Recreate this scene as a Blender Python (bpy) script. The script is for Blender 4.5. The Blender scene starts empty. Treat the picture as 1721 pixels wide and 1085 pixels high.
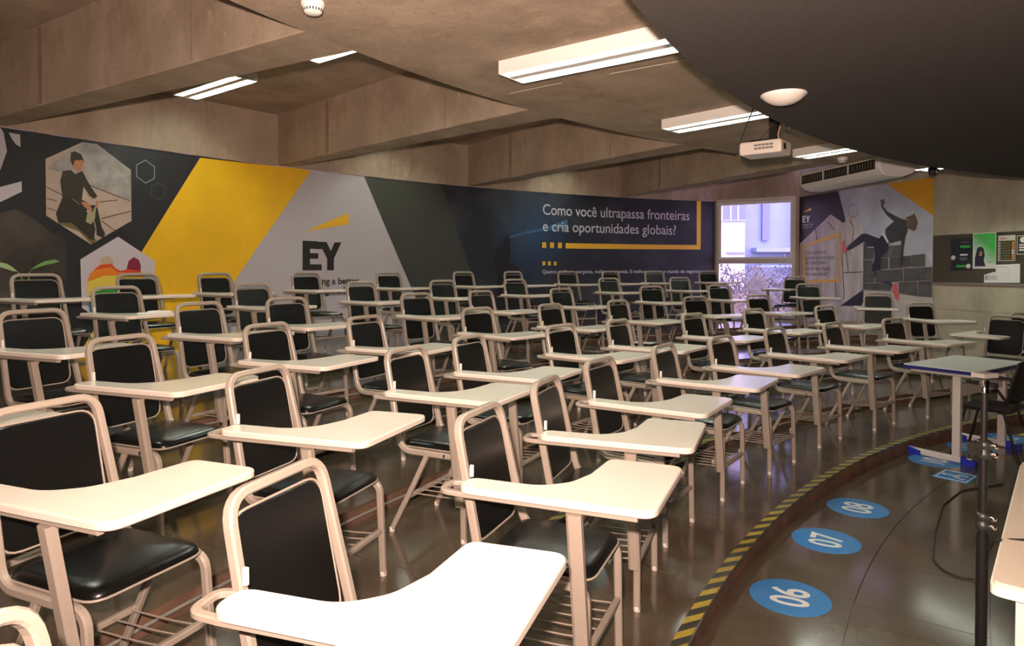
import bpy, bmesh, math, random
from mathutils import Vector, Matrix
R_ = math.radians
random.seed(7)
scene = bpy.context.scene
col = scene.collection

# ------------------------------------------------------------------ camera, sky, light, exposure
cam_d = bpy.data.cameras.new('camera')
cam = bpy.data.objects.new('camera', cam_d)
col.objects.link(cam)
cam.location = (0, 0, 1.65)
cam.rotation_euler = (R_(90) - 0.02, 0, 0)
cam_d.sensor_width = 36
cam_d.lens = 1112.0 * 36 / 1721
cam_d.shift_y = -69.57 / 1721
cam_d.clip_start = 0.02
scene.camera = cam

world = bpy.data.worlds.new('daylight')
scene.world = world
world.use_nodes = True
wb = world.node_tree.nodes['Background']
wb.inputs[0].default_value = (0.74, 0.57, 1.0, 1)
wb.inputs[1].default_value = 7.0

flash_d = bpy.data.lights.new('camera_flash', 'AREA')
flash_d.shape = 'DISK'
flash_d.size = 0.07
flash_d.energy = 350
flash_d.color = (1.0, 0.75, 0.63)
flash = bpy.data.objects.new('camera_flash', flash_d)
col.objects.link(flash)
flash.location = (-0.06, -0.06, 1.80)
flash.rotation_euler = (R_(120), 0, 0)

LAMP = 112.0
scene.view_settings.view_transform = 'Standard'
scene.view_settings.look = 'None'
scene.view_settings.gamma = 1
scene.view_settings.use_curve_mapping = False
scene.view_settings.exposure = 0.15
scene.cycles.use_denoising = True
scene.cycles.max_bounces = 8
scene.cycles.sample_clamp_indirect = 6.0

# ------------------------------------------------------------------ geometry of the hall
OX, OY = 9.488, -2.146            # centre of the fan-shaped room
RW = 17.1                         # curved back wall
RT = [0, 10.01, 10.964, 11.932, 12.90, 13.88, 14.85, RW]
ZT = [0, 0.0975, 0.192, 0.291, 0.403, 0.504, 0.605]
RING, ZB, ZC = 12.40, 3.085, 3.78 # ring soffit radius, beam soffit height, coffer height
RD, ZD = 10.15, 2.633             # dark suspended disc
WA = Vector((5.75, 13.27)); WD = Vector((0.277, -0.961)).normalized()   # side wall line
W0 = Vector((4.38, 14.17))        # end of the curved wall, start of the window bay
TH_END = math.degrees(math.atan2(W0.y - OY, W0.x - OX))
TH_MAX = 200.0

def P(r, deg, z=None):
    a = R_(deg)
    x, y = OX + r * math.cos(a), OY + r * math.sin(a)
    return (x, y) if z is None else (x, y, z)

def wall_dist(deg):
    """distance from the room centre to the enclosing walls in this direction"""
    d = Vector((math.cos(R_(deg)), math.sin(R_(deg)))); o = Vector((OX, OY)); best = RW
    fl = Vector(P(RW, TH_MAX)); fr = WA + WD * 20.7
    for a, b in ((WA, fr), (W0, WA), (fl, fr)):
        e = b - a; den = d.x * e.y - d.y * e.x
        if abs(den) < 1e-9: continue
        w = a - o
        t = (w.x * e.y - w.y * e.x) / den; u = (w.x * d.y - w.y * d.x) / den
        if t > 0 and -0.001 <= u <= 1.001: best = min(best, t)
    return best

# ------------------------------------------------------------------ materials
MATS = {}
def mat(name, rgb, rough=0.5, metal=0.0, coat=0.0, noise=0.0, nscale=8.0, bump=0.0, bscale=60.0, emit=0.0, spec=0.5, rgb2=None, stretch=None):
    if name in MATS: return MATS[name]
    m = bpy.data.materials.new(name); m.use_nodes = True
    nt = m.node_tree; b = nt.nodes['Principled BSDF']
    b.inputs['Base Color'].default_value = (*rgb, 1)
    b.inputs['Roughness'].default_value = rough
    b.inputs['Metallic'].default_value = metal
    b.inputs['Coat Weight'].default_value = coat; b.inputs['Coat Roughness'].default_value = 0.10
    b.inputs['Specular IOR Level'].default_value = spec
    if emit:
        b.inputs['Emission Color'].default_value = (*rgb, 1); b.inputs['Emission Strength'].default_value = emit
    tc = None
    if noise or bump:
        tc = nt.nodes.new('ShaderNodeTexCoord'); mp = nt.nodes.new('ShaderNodeMapping')
        nt.links.new(tc.outputs['Object'], mp.inputs[0])
        if stretch: mp.inputs['Scale'].default_value = stretch
    if noise:
        n = nt.nodes.new('ShaderNodeTexNoise'); n.inputs['Scale'].default_value = nscale; n.inputs['Detail'].default_value = 6
        n.inputs['Roughness'].default_value = 0.62
        r = nt.nodes.new('ShaderNodeValToRGB')
        c2 = rgb2 or tuple(c * (1 - noise) for c in rgb)
        r.color_ramp.elements[0].position = 0.32; r.color_ramp.elements[0].color = (*c2, 1)
        r.color_ramp.elements[1].position = 0.68; r.color_ramp.elements[1].color = (*[min(1, c * (1 + noise * 0.5)) for c in rgb], 1)
        nt.links.new(mp.outputs[0], n.inputs['Vector']); nt.links.new(n.outputs['Fac'], r.inputs[0]); nt.links.new(r.outputs[0], b.inputs['Base Color'])
    if bump:
        n2 = nt.nodes.new('ShaderNodeTexNoise'); n2.inputs['Scale'].default_value = bscale; n2.inputs['Detail'].default_value = 4
        bp = nt.nodes.new('ShaderNodeBump'); bp.inputs['Strength'].default_value = bump; bp.inputs['Distance'].default_value = 0.01
        nt.links.new(mp.outputs[0], n2.inputs['Vector']); nt.links.new(n2.outputs['Fac'], bp.inputs['Height']); nt.links.new(bp.outputs[0], b.inputs['Normal'])
    MATS[name] = m
    return m

def concrete_mat(name, rgb, k=1.0):
    m = mat(name, rgb, 0.85, noise=0.26, nscale=2.0, bump=0.3, bscale=16, stretch=(1, 1, 0.5)); nt = m.node_tree; b = nt.nodes['Principled BSDF']
    base = b.inputs['Base Color'].links[0].from_socket
    tc = nt.nodes.new('ShaderNodeTexCoord'); mp = nt.nodes.new('ShaderNodeMapping'); mp.inputs['Scale'].default_value = (1, 1, 0.7); nt.links.new(tc.outputs['Object'], mp.inputs[0])
    def layer(base, scale, lo, hi, c, detail=7, sc=None):
        n = nt.nodes.new('ShaderNodeTexNoise'); n.inputs['Scale'].default_value = scale; n.inputs['Detail'].default_value = detail; n.inputs['Roughness'].default_value = 0.7
        src = mp.outputs[0]
        if sc:
            m2_ = nt.nodes.new('ShaderNodeMapping'); m2_.inputs['Scale'].default_value = sc; nt.links.new(tc.outputs['Object'], m2_.inputs[0]); src = m2_.outputs[0]
        nt.links.new(src, n.inputs['Vector'])
        r = nt.nodes.new('ShaderNodeValToRGB'); r.color_ramp.elements[0].position = lo; r.color_ramp.elements[0].color = (0, 0, 0, 1); r.color_ramp.elements[1].position = hi; r.color_ramp.elements[1].color = (1, 1, 1, 1); nt.links.new(n.outputs['Fac'], r.inputs[0])
        mu = nt.nodes.new('ShaderNodeMath'); mu.operation = 'MULTIPLY'; mu.inputs[1].default_value = c[3]; nt.links.new(r.outputs[0], mu.inputs[0])
        mx = nt.nodes.new('ShaderNodeMix'); mx.data_type = 'RGBA'; nt.links.new(mu.outputs[0], mx.inputs['Factor']); nt.links.new(base, mx.inputs['A']); mx.inputs['B'].default_value = (*c[:3], 1)
        return mx.outputs['Result']
    base = layer(base, 1.1, 0.52, 0.72, (rgb[0] * 0.55, rgb[1] * 0.50, rgb[2] * 0.42, 0.6 * k))      # stains
    base = layer(base, 9.0, 0.60, 0.72, (rgb[0] * 1.35, rgb[1] * 1.35, rgb[2] * 1.3, 0.5 * k))        # pale blotches
    base = layer(base, 26.0, 0.62, 0.70, (rgb[0] * 0.45, rgb[1] * 0.42, rgb[2] * 0.38, 0.45 * k), 3)  # pores
    base = layer(base, 3.0, 0.55, 0.75, (rgb[0] * 0.6, rgb[1] * 0.55, rgb[2] * 0.5, 0.45 * k), 6, (3, 3, 0.25))  # runs
    nt.links.new(base, b.inputs['Base Color']); return m
concrete = concrete_mat('concrete', (0.385, 0.292, 0.215), 1.4)
concrete_w = concrete_mat('concrete_side_wall', (0.42, 0.37, 0.28), 0.6)
stone = mat('slate_floor', (0.080, 0.067, 0.043), 0.17, coat=0.55, noise=0.40, nscale=3.0, bump=0.05, bscale=9, rgb2=(0.085, 0.055, 0.038))
riser_m = mat('riser_concrete', (0.16, 0.085, 0.055), 0.7, noise=0.4, nscale=7, bump=0.15, bscale=30)
felt = mat('black_felt', (0.066, 0.058, 0.054), 0.95, noise=0.35, nscale=160, bump=0.35, bscale=260, spec=0.15)
paint = mat('cream_paint', (0.315, 0.262, 0.215), 0.36, noise=0.05, nscale=20)
vinyl = mat('black_vinyl', (0.0045, 0.0045, 0.0045), 0.27, bump=0.03, bscale=400, spec=0.35)
lamin = mat('desk_laminate', (0.74, 0.70, 0.61), 0.22, noise=0.035, nscale=6, coat=0.2)
lam_edge = mat('desk_edge_band', (0.64, 0.56, 0.49), 0.4)
pvc = mat('white_plastic', (0.80, 0.76, 0.70), 0.4)
whitem = mat('white_enamel', (0.78, 0.76, 0.72), 0.45)
black_m = mat('black_metal', (0.009, 0.008, 0.008), 0.45, spec=0.25)
black_p = mat('black_plastic', (0.014, 0.014, 0.013), 0.45, bump=0.05, bscale=300)
chrome = mat('chrome', (0.75, 0.73, 0.70), 0.12, metal=1)
alu = mat('grey_steel', (0.30, 0.28, 0.25), 0.5, metal=0.5)

# ------------------------------------------------------------------ mesh helpers
class MB:
    def __init__(s): s.v = []; s.f = []; s.sm = []
    def add(s, vs, fs, smooth=False):
        b = len(s.v); s.v += [tuple(v) for v in vs]; s.f += [tuple(b + i for i in f) for f in fs]; s.sm += [smooth] * len(fs); return s
    def box(s, lo, hi):
        (a, b, c), (d, e, f) = lo, hi
        return s.add([(a,b,c),(d,b,c),(d,e,c),(a,e,c),(a,b,f),(d,b,f),(d,e,f),(a,e,f)],
                     [(0,3,2,1),(4,5,6,7),(0,1,5,4),(1,2,6,5),(2,3,7,6),(3,0,4,7)])
    def cbox(s, c, d): return s.box([c[i] - d[i] / 2 for i in range(3)], [c[i] + d[i] / 2 for i in range(3)])
    def tube(s, path, r, n=8, closed=False, flat=None, up=(0, 0, 1)):
        """sweep; flat=(a,b) gives a rectangle-ish section of half sizes a,b with the a axis near 'up x tangent'"""
        pts = [Vector(p) for p in path]; m = len(pts); rings = []
        prev = None
        for i, p in enumerate(pts):
            t = ((pts[(i + 1) % m] if closed or i < m - 1 else p) - (pts[i - 1] if closed or i > 0 else p)).normalized()
            if prev is None:
                u = Vector(up); u = (u - t * u.dot(t))
                if u.length < 1e-3: u = Vector((1, 0, 0)); u = u - t * u.dot(t)
            else: u = prev - t * prev.dot(t)
            u.normalize(); prev = u; w = t.cross(u)
            ring = []
            for k in range(n):
                a = 2 * math.pi * (k + 0.5) / n
                if flat:                   # rectangular tube with chamfered edges
                    ca, sa = math.cos(a), math.sin(a); q = 1.0 / max(abs(ca), abs(sa))
                    x, y = ca * q, sa * q
                    x = max(-1, min(1, x * 1.0)) * flat[0] if abs(x) > 0.99 else x / 0.4142 * 0.62 * flat[0]
                    y = max(-1, min(1, y * 1.0)) * flat[1] if abs(y) > 0.99 else y / 0.4142 * 0.62 * flat[1]
                else: x, y = math.cos(a) * (r if not callable(r) else r(i)), math.sin(a) * (r if not callable(r) else r(i))
                ring.append(p + w * x + u * y)
            rings.append(ring)
        vs = [v for rg in rings for v in rg]; fs = []
        for i in range(m if closed else m - 1):
            for k in range(n):
                a = i * n + k; b = i * n + (k + 1) % n; j = (i + 1) % m
                fs.append((a, b, j * n + (k + 1) % n, j * n + k))
        s.add(vs, fs, not flat)
        if not closed: s.add(rings[0], [tuple(range(n - 1, -1, -1))]); s.add(rings[-1], [tuple(range(n))])
        return s
    def lathe(s, prof, n=24, c=(0, 0, 0), axis='z', smooth=True):
        vs = []; fs = []
        for r, h in prof:
            for k in range(n):
                a = 2 * math.pi * k / n; x, y = r * math.cos(a), r * math.sin(a)
                q = (x, y, h) if axis == 'z' else ((x, h, y) if axis == 'y' else (h, x, y))
                vs.append((q[0] + c[0], q[1] + c[1], q[2] + c[2]))
        for i in range(len(prof) - 1):
            for k in range(n):
                k2 = (k + 1) % n; fs.append((i*n+k, i*n+k2, (i+1)*n+k2, (i+1)*n+k))
        s.add(vs, fs, smooth)
        m = len(prof)
        s.add(vs[:n], [tuple(range(n - 1, -1, -1))]); s.add(vs[(m-1)*n:], [tuple(range(n))])
        return s
    def prism(s, poly, z0, z1):
        n = len(poly)
        s.add([(x, y, z1) for x, y in poly], [tuple(range(n))])
        s.add([(x, y, z0) for x, y in poly], [tuple(range(n - 1, -1, -1))])
        for i in range(n):
            a, b = poly[i], poly[(i + 1) % n]
            s.add([(*a, z0), (*b, z0), (*b, z1), (*a, z1)], [(0, 1, 2, 3)])
        return s
    def loft(s, rings, smooth=True, caps=(True, True)):
        n = len(rings[0]); vs = [v for r in rings for v in r]; fs = []
        for i in range(len(rings) - 1):
            for k in range(n):
                k2 = (k + 1) % n; fs.append((i*n+k, i*n+k2, (i+1)*n+k2, (i+1)*n+k))
        s.add(vs, fs, smooth)
        if caps[0]: s.add(rings[0], [tuple(range(n - 1, -1, -1))])
        if caps[1]: s.add(rings[-1], [tuple(range(n))])
        return s
    def mesh(s, name, m, recalc=True):
        me = bpy.data.meshes.new(name); me.from_pydata(s.v, [], s.f)
        for p, f in zip(me.polygons, s.sm): p.use_smooth = f
        if recalc:
            b = bmesh.new(); b.from_mesh(me); bmesh.ops.remove_doubles(b, verts=b.verts, dist=1e-5) if False else None
            bmesh.ops.recalc_face_normals(b, faces=b.faces); b.to_mesh(me); b.free()
        if m: me.materials.append(m)
        return me
    def build(s, name, m, parent=None, recalc=True):
        return link(name, s.mesh(name, m, recalc), parent)

def link(name, me, parent=None):
    o = bpy.data.objects.new(name, me); col.objects.link(o)
    if parent: o.parent = parent
    return o
def tag(o, label=None, cat=None, group=None, kind=None):
    if label: o['label'] = label
    if cat: o['category'] = cat
    if group: o['group'] = group
    if kind: o['kind'] = kind
    return o
def thing(name, label, cat, loc=(0, 0, 0), rz=0.0, group=None):
    o = link(name, None); o.location = loc; o.rotation_euler = (0, 0, rz); o.empty_display_size = 0.1
    return tag(o, label, cat, group)
def copy_tree(o, parent=None):
    c = o.copy(); col.objects.link(c)
    if parent: c.parent = parent
    for ch in list(o.children): copy_tree(ch, c)
    return c
def fillet(pts, rad, n=5, closed=False):
    pts = [Vector(p) for p in pts]; out = []; m = len(pts)
    for i, p in enumerate(pts):
        if not closed and i in (0, m - 1): out.append(p); continue
        r = rad[i] if isinstance(rad, (list, tuple)) else rad
        a, b = pts[i - 1], pts[(i + 1) % m]; u = (a - p); v = (b - p); lu, lv = u.length, v.length; u.normalize(); v.normalize()
        ang = u.angle(v)
        if r <= 0 or ang > 3.13: out.append(p); continue
        d = min(r / math.tan(ang / 2), lu * 0.48, lv * 0.48)
        s0, s1 = p + u * d, p + v * d
        for k in range(n + 1):
            t = k / n; out.append(s0 * (1 - t) ** 2 + p * 2 * t * (1 - t) + s1 * t ** 2)
    return out
def rrect(x0, x1, y0, y1, r, n=5):
    return [(p.x, p.y) for p in fillet([(x0, y0, 0), (x1, y0, 0), (x1, y1, 0), (x0, y1, 0)], r, n, True)]
def text_mesh(body, size=1.0, bold=0.0):
    cu = bpy.data.curves.new('t', 'FONT'); cu.body = body; cu.size = size; cu.offset = bold
    o = bpy.data.objects.new('t', cu); col.objects.link(o)
    dg = bpy.context.evaluated_depsgraph_get(); dg.update()
    me = bpy.data.meshes.new_from_object(o.evaluated_get(dg))
    bpy.data.objects.remove(o); bpy.data.curves.remove(cu)
    return me

# measured positions: chairs (id, row, x, y, turn), murals (metres along the wall, height)
CHAIRS = [(1,6,-3.949,5.699,-0.032), (2,6,-3.478,6.404,-0.069), (6,6,-2.970,7.053,0.073), (8,6,-2.302,7.950,-0.020), (14,6,-1.470,8.837,-0.035), (16,6,-0.504,9.710,0.067), (17,6,0.244,10.253,0.124), (26,6,1.093,10.903,-0.073), (30,6,1.909,11.358,0.062), (35,6,2.703,11.821,-0.156), (37,6,3.809,12.304,-0.164), (53,5,4.834,11.604,-1.105), (3,5,-3.019,5.338,-0.016), (7,5,-2.308,6.354,-0.016), (13,5,-1.464,7.271,-0.009), (15,5,-0.675,8.218,-0.058), (18,5,0.245,9.025,-0.018), (31,5,1.668,10.061,-0.072), (36,5,2.922,10.810,-0.130), (54,4,4.834,10.513,-0.408), (4,4,-2.608,3.882,0.052), (10,4,-2.024,4.745,0.059), (9,4,-1.690,5.504,-0.079), (19,4,-0.737,6.514,-0.056), (20,4,-0.102,7.298,0.067), (27,4,0.839,8.133,0.013), (32,4,2.109,9.111,-0.193), (38,4,3.260,9.778,-0.160), (58,3,5.351,9.638,-0.798), (5,3,-1.795,3.429,0.074), (11,3,-1.320,4.223,0.083), (22,3,-0.830,4.901,0.114), (21,3,-0.084,5.897,-0.076), (28,3,0.642,6.567,0.047), (33,3,1.451,7.356,0.081), (39,3,2.510,8.256,-0.158), (41,3,3.496,8.748,-0.115), (59,2,5.588,8.680,-0.275), (50,2,-1.316,2.150,-0.029), (12,2,-0.855,2.927,0.105), (23,2,-0.321,3.716,0.074), (24,2,-0.003,4.379,0.098), (29,2,0.653,5.231,-0.027), (34,2,1.219,5.766,0.091), (40,2,2.086,6.569,0.023), (42,2,2.963,7.307,0.018), (55,2,4.057,7.934,0.017), (49,1,-0.320,1.678,0.026), (48,1,0.180,2.486,0.046), (47,1,0.484,3.199,0.147), (46,1,0.822,3.903,0.014), (45,1,1.380,4.630,0.068), (44,1,1.957,5.201,-0.022), (43,1,2.685,5.938,0.035), (56,1,3.507,6.539,0.076), (57,1,4.410,7.080,-0.030), (60,1,5.573,7.629,-1.379), (51,1,-0.548,0.836,0.000), (52,3,-2.126,2.476,0.050), (61,1,6.444,7.935,-0.100)]
MUR = {'photo_left': [('g', [(0.157, 3.077), (0.331, 3.062), (0.357, 3.02), (0.386, 2.837), (0.325, 2.64), (0.15, 2.506)]), ('g', [(0.402, 3.028), (0.502, 3.024), (0.505, 2.897), (0.464, 2.917), (0.428, 2.969)]), ('w', [(0.148, 2.383), (0.323, 2.468), (0.509, 2.546), (0.51, 2.44), (0.321, 2.317), (0.146, 2.22)])], 'plant': [('brown', [(0.145, 2.138), (0.455, 2.259), (0.612, 2.168), (0.765, 2.041), (0.923, 1.954), (0.911, 0.771), (0.127, 0.852)])], 'leaf': [('leaf', [(0.313, 1.71), (0.366, 1.698), (0.42, 1.661), (0.461, 1.618), (0.419, 1.621), (0.357, 1.645), (0.312, 1.661), (0.208, 1.702), (0.243, 1.733)]), ('leaf2', [(0.572, 1.629), (0.635, 1.683), (0.712, 1.727), (0.801, 1.745), (0.852, 1.726), (0.8, 1.706), (0.712, 1.683), (0.634, 1.656)]), ('stem', [(0.456, 1.62), (0.497, 1.586), (0.523, 1.468), (0.505, 1.468), (0.483, 1.565)]), ('stem', [(0.572, 1.629), (0.553, 1.564), (0.542, 1.467), (0.556, 1.467), (0.571, 1.564)])], 'hexw': [('paving', [(0.731, 2.807), (1.091, 3.04), (1.239, 3.043), (1.603, 2.798), (1.604, 2.205), (1.167, 1.917), (0.73, 2.209)]), ('concr', [(0.734, 2.703), (0.894, 2.868), (1.091, 3.038), (1.239, 3.044), (1.6, 2.798), (1.599, 2.448), (1.464, 2.472), (1.159, 2.572), (0.912, 2.68)]), ('shade', [(0.821, 2.237), (0.845, 2.127), (1.048, 2.054), (1.173, 1.917), (1.227, 1.965), (1.111, 2.087), (0.847, 2.252)])], 'joints': [('olive', [(0.735, 2.507), (0.887, 2.434), (0.89, 2.441), (0.738, 2.515)]), ('olive', [(0.734, 2.386), (0.832, 2.37), (0.834, 2.377), (0.736, 2.394)]), ('olive', [(0.733, 2.288), (0.831, 2.262), (0.833, 2.269), (0.735, 2.295)]), ('olive', [(1.248, 2.391), (1.453, 2.429), (1.452, 2.437), (1.248, 2.399)]), ('olive', [(1.268, 2.205), (1.6, 2.314), (1.598, 2.322), (1.267, 2.213)]), ('olive', [(1.276, 2.183), (1.418, 2.079), (1.423, 2.086), (1.28, 2.19)]), ('olive', [(1.158, 2.568), (1.588, 2.431), (1.591, 2.439), (1.16, 2.576)])], 'woman': [('olive', [(0.976, 2.913), (1.017, 2.928), (1.079, 2.905), (1.102, 2.84), (1.098, 2.794), (0.994, 2.769), (0.966, 2.822)]), ('skin', [(1.011, 2.828), (1.088, 2.844), (1.102, 2.806), (1.082, 2.746), (1.066, 2.71), (0.994, 2.747)]), ('olive', [(0.892, 2.7), (0.973, 2.721), (1.014, 2.681), (1.087, 2.724), (1.128, 2.637), (1.17, 2.561), (1.238, 2.458), (1.2, 2.425), (1.158, 2.456), (1.096, 2.554), (1.078, 2.403), (1.136, 2.385), (1.093, 2.325), (0.99, 2.407), (0.888, 2.409), (0.866, 2.586)]), ('olive2', [(0.889, 2.421), (0.98, 2.406), (1.062, 2.345), (1.231, 2.358), (1.277, 2.105), (1.228, 2.063), (1.187, 2.274), (1.135, 2.305), (1.07, 2.197), (0.987, 2.147), (0.845, 2.139), (0.821, 2.237)]), ('olive2', [(0.831, 2.184), (0.987, 2.138), (1.111, 2.122), (1.152, 1.974), (1.195, 1.964), (1.212, 2.092), (1.187, 2.195), (1.093, 2.315), (0.847, 2.297)]), ('olive2', [(1.221, 2.395), (1.277, 2.119), (1.315, 2.039), (1.292, 1.991), (1.222, 2.023)]), ('skin', [(1.067, 2.38), (1.136, 2.385), (1.183, 2.308), (1.171, 2.273), (1.093, 2.336)]), ('skin', [(1.221, 2.427), (1.248, 2.383), (1.236, 2.324), (1.215, 2.334)]), ('bottle', [(1.129, 2.258), (1.182, 2.256), (1.193, 2.309), (1.221, 2.358), (1.208, 2.206), (1.165, 2.14), (1.112, 2.165)])], 'hexout': [('line1', [(1.77, 2.941), (1.878, 2.869), (1.876, 2.726), (1.767, 2.656), (1.662, 2.727), (1.663, 2.866)]), ('line2', [(1.915, 2.684), (1.995, 2.638), (1.994, 2.531), (1.913, 2.476), (1.834, 2.517), (1.835, 2.628)])], 'hexc': [('pale', [(1.453, 2.015), (1.866, 1.738), (1.862, 1.176), (1.447, 0.92), (1.064, 1.215), (1.057, 1.748)])], 'couple': [('blond', [(1.256, 1.709), (1.268, 1.767), (1.339, 1.792), (1.389, 1.757), (1.399, 1.692), (1.322, 1.686)]), ('redhead', [(1.544, 1.65), (1.564, 1.735), (1.623, 1.782), (1.681, 1.748), (1.703, 1.675), (1.697, 1.62), (1.551, 1.62)]), ('red', [(1.196, 1.639), (1.256, 1.691), (1.377, 1.704), (1.421, 1.65), (1.477, 1.62), (1.552, 1.641), (1.697, 1.62), (1.72, 1.583), (1.465, 1.578), (1.365, 1.65), (1.19, 1.604)]), ('orange', [(1.147, 1.587), (1.196, 1.633), (1.366, 1.662), (1.454, 1.602), (1.72, 1.589), (1.738, 1.539), (1.431, 1.555), (1.298, 1.568), (1.125, 1.5)]), ('yell', [(1.125, 1.5), (1.298, 1.568), (1.431, 1.567), (1.738, 1.546), (1.742, 1.441), (1.352, 1.426), (1.209, 1.388), (1.134, 1.338), (1.116, 1.443)]), ('green', [(1.22, 1.394), (1.352, 1.426), (1.742, 1.441), (1.747, 1.342), (1.296, 1.333), (1.143, 1.234), (1.134, 1.338)]), ('blue', [(1.133, 1.246), (1.296, 1.345), (1.747, 1.348), (1.752, 1.181), (1.447, 0.932), (1.142, 1.164)])], 'panels': [('yellow', [(2.436, 3.051), (3.195, 3.064), (4.033, 3.076), (2.099, 0.405), (0.939, 0.55)]), ('grey', [(4.033, 3.076), (4.917, 3.069), (6.467, -0.07), (2.099, 0.405)]), ('slate', [(4.917, 3.069), (5.658, 3.083), (6.361, 3.059), (7.696, -0.181), (6.467, -0.07)]), ('night', [(6.361, 3.059), (7.291, 3.071), (8.911, 3.077), (10.456, 3.098), (12.677, 3.085), (12.703, -0.513), (7.696, -0.181)])], 'beam': [('beam', [(7.773, 2.22), (8.099, 2.32), (8.542, 2.405), (9.094, 2.59), (9.095, 2.422), (8.542, 2.353), (8.099, 2.279), (7.785, 2.191)])], 'sil': [('black', [(7.642, 2.118), (7.666, 2.208), (7.773, 2.244), (7.809, 2.181), (7.79, 2.061), (7.821, 2.012), (7.797, 1.902), (7.809, 1.762), (7.881, 1.693), (7.997, 1.683), (8.007, 1.501), (8.007, 0.694), (7.523, 0.715), (7.523, 1.662), (7.441, 1.702), (7.464, 1.898), (7.547, 2.027)])], 'bars': [('gold', [(9.053, 2.133), (12.219, 2.142), (12.213, 3.093), (12.32, 3.092), (12.316, 2.049), (9.053, 2.031)]), ('gold', [(8.514, 2.14), (8.607, 2.142), (8.608, 2.035), (8.514, 2.034)]), ('gold', [(8.693, 2.139), (8.785, 2.141), (8.785, 2.036), (8.693, 2.035)]), ('gold', [(8.874, 2.138), (8.966, 2.14), (8.966, 2.034), (8.874, 2.033)]), ('gold', [(8.52, 1.782), (8.586, 1.783), (8.587, 1.707), (8.52, 1.707)]), ('gold', [(8.645, 1.781), (8.712, 1.781), (8.713, 1.705), (8.645, 1.705)]), ('gold', [(8.777, 1.779), (8.844, 1.78), (8.845, 1.703), (8.777, 1.703)])], 'logo': [('gold', [(3.924, 2.182), (4.642, 2.492), (4.648, 2.319)]), ('ink', [(3.885, 2.048), (4.136, 2.045), (4.205, 1.953), (4.193, 1.931), (4.002, 1.934), (4.002, 1.871), (4.134, 1.87), (4.134, 1.79), (4.001, 1.789), (4.003, 1.71), (4.189, 1.707), (4.189, 1.621), (3.882, 1.621)]), ('ink', [(4.14, 2.039), (4.271, 2.038), (4.338, 1.909), (4.403, 2.038), (4.518, 2.041), (4.39, 1.793), (4.389, 1.62), (4.277, 1.621), (4.278, 1.792)])]}
TXT = [('Como você ultrapassa fronteiras', 8.532, 12.035, 2.661, 0.214), ('e cria oportunidades globais?', 8.532, 11.703, 2.352, 0.21), ('Quanto melhor a pergunta, melhor a resposta. E melhor se torna o mundo de negócios.', 8.52, 12.354, 1.554, 0.066), ('Building a better', 3.881, 4.813, 1.414, 0.093), ('working world', 3.88, 4.635, 1.274, 0.096)]
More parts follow.
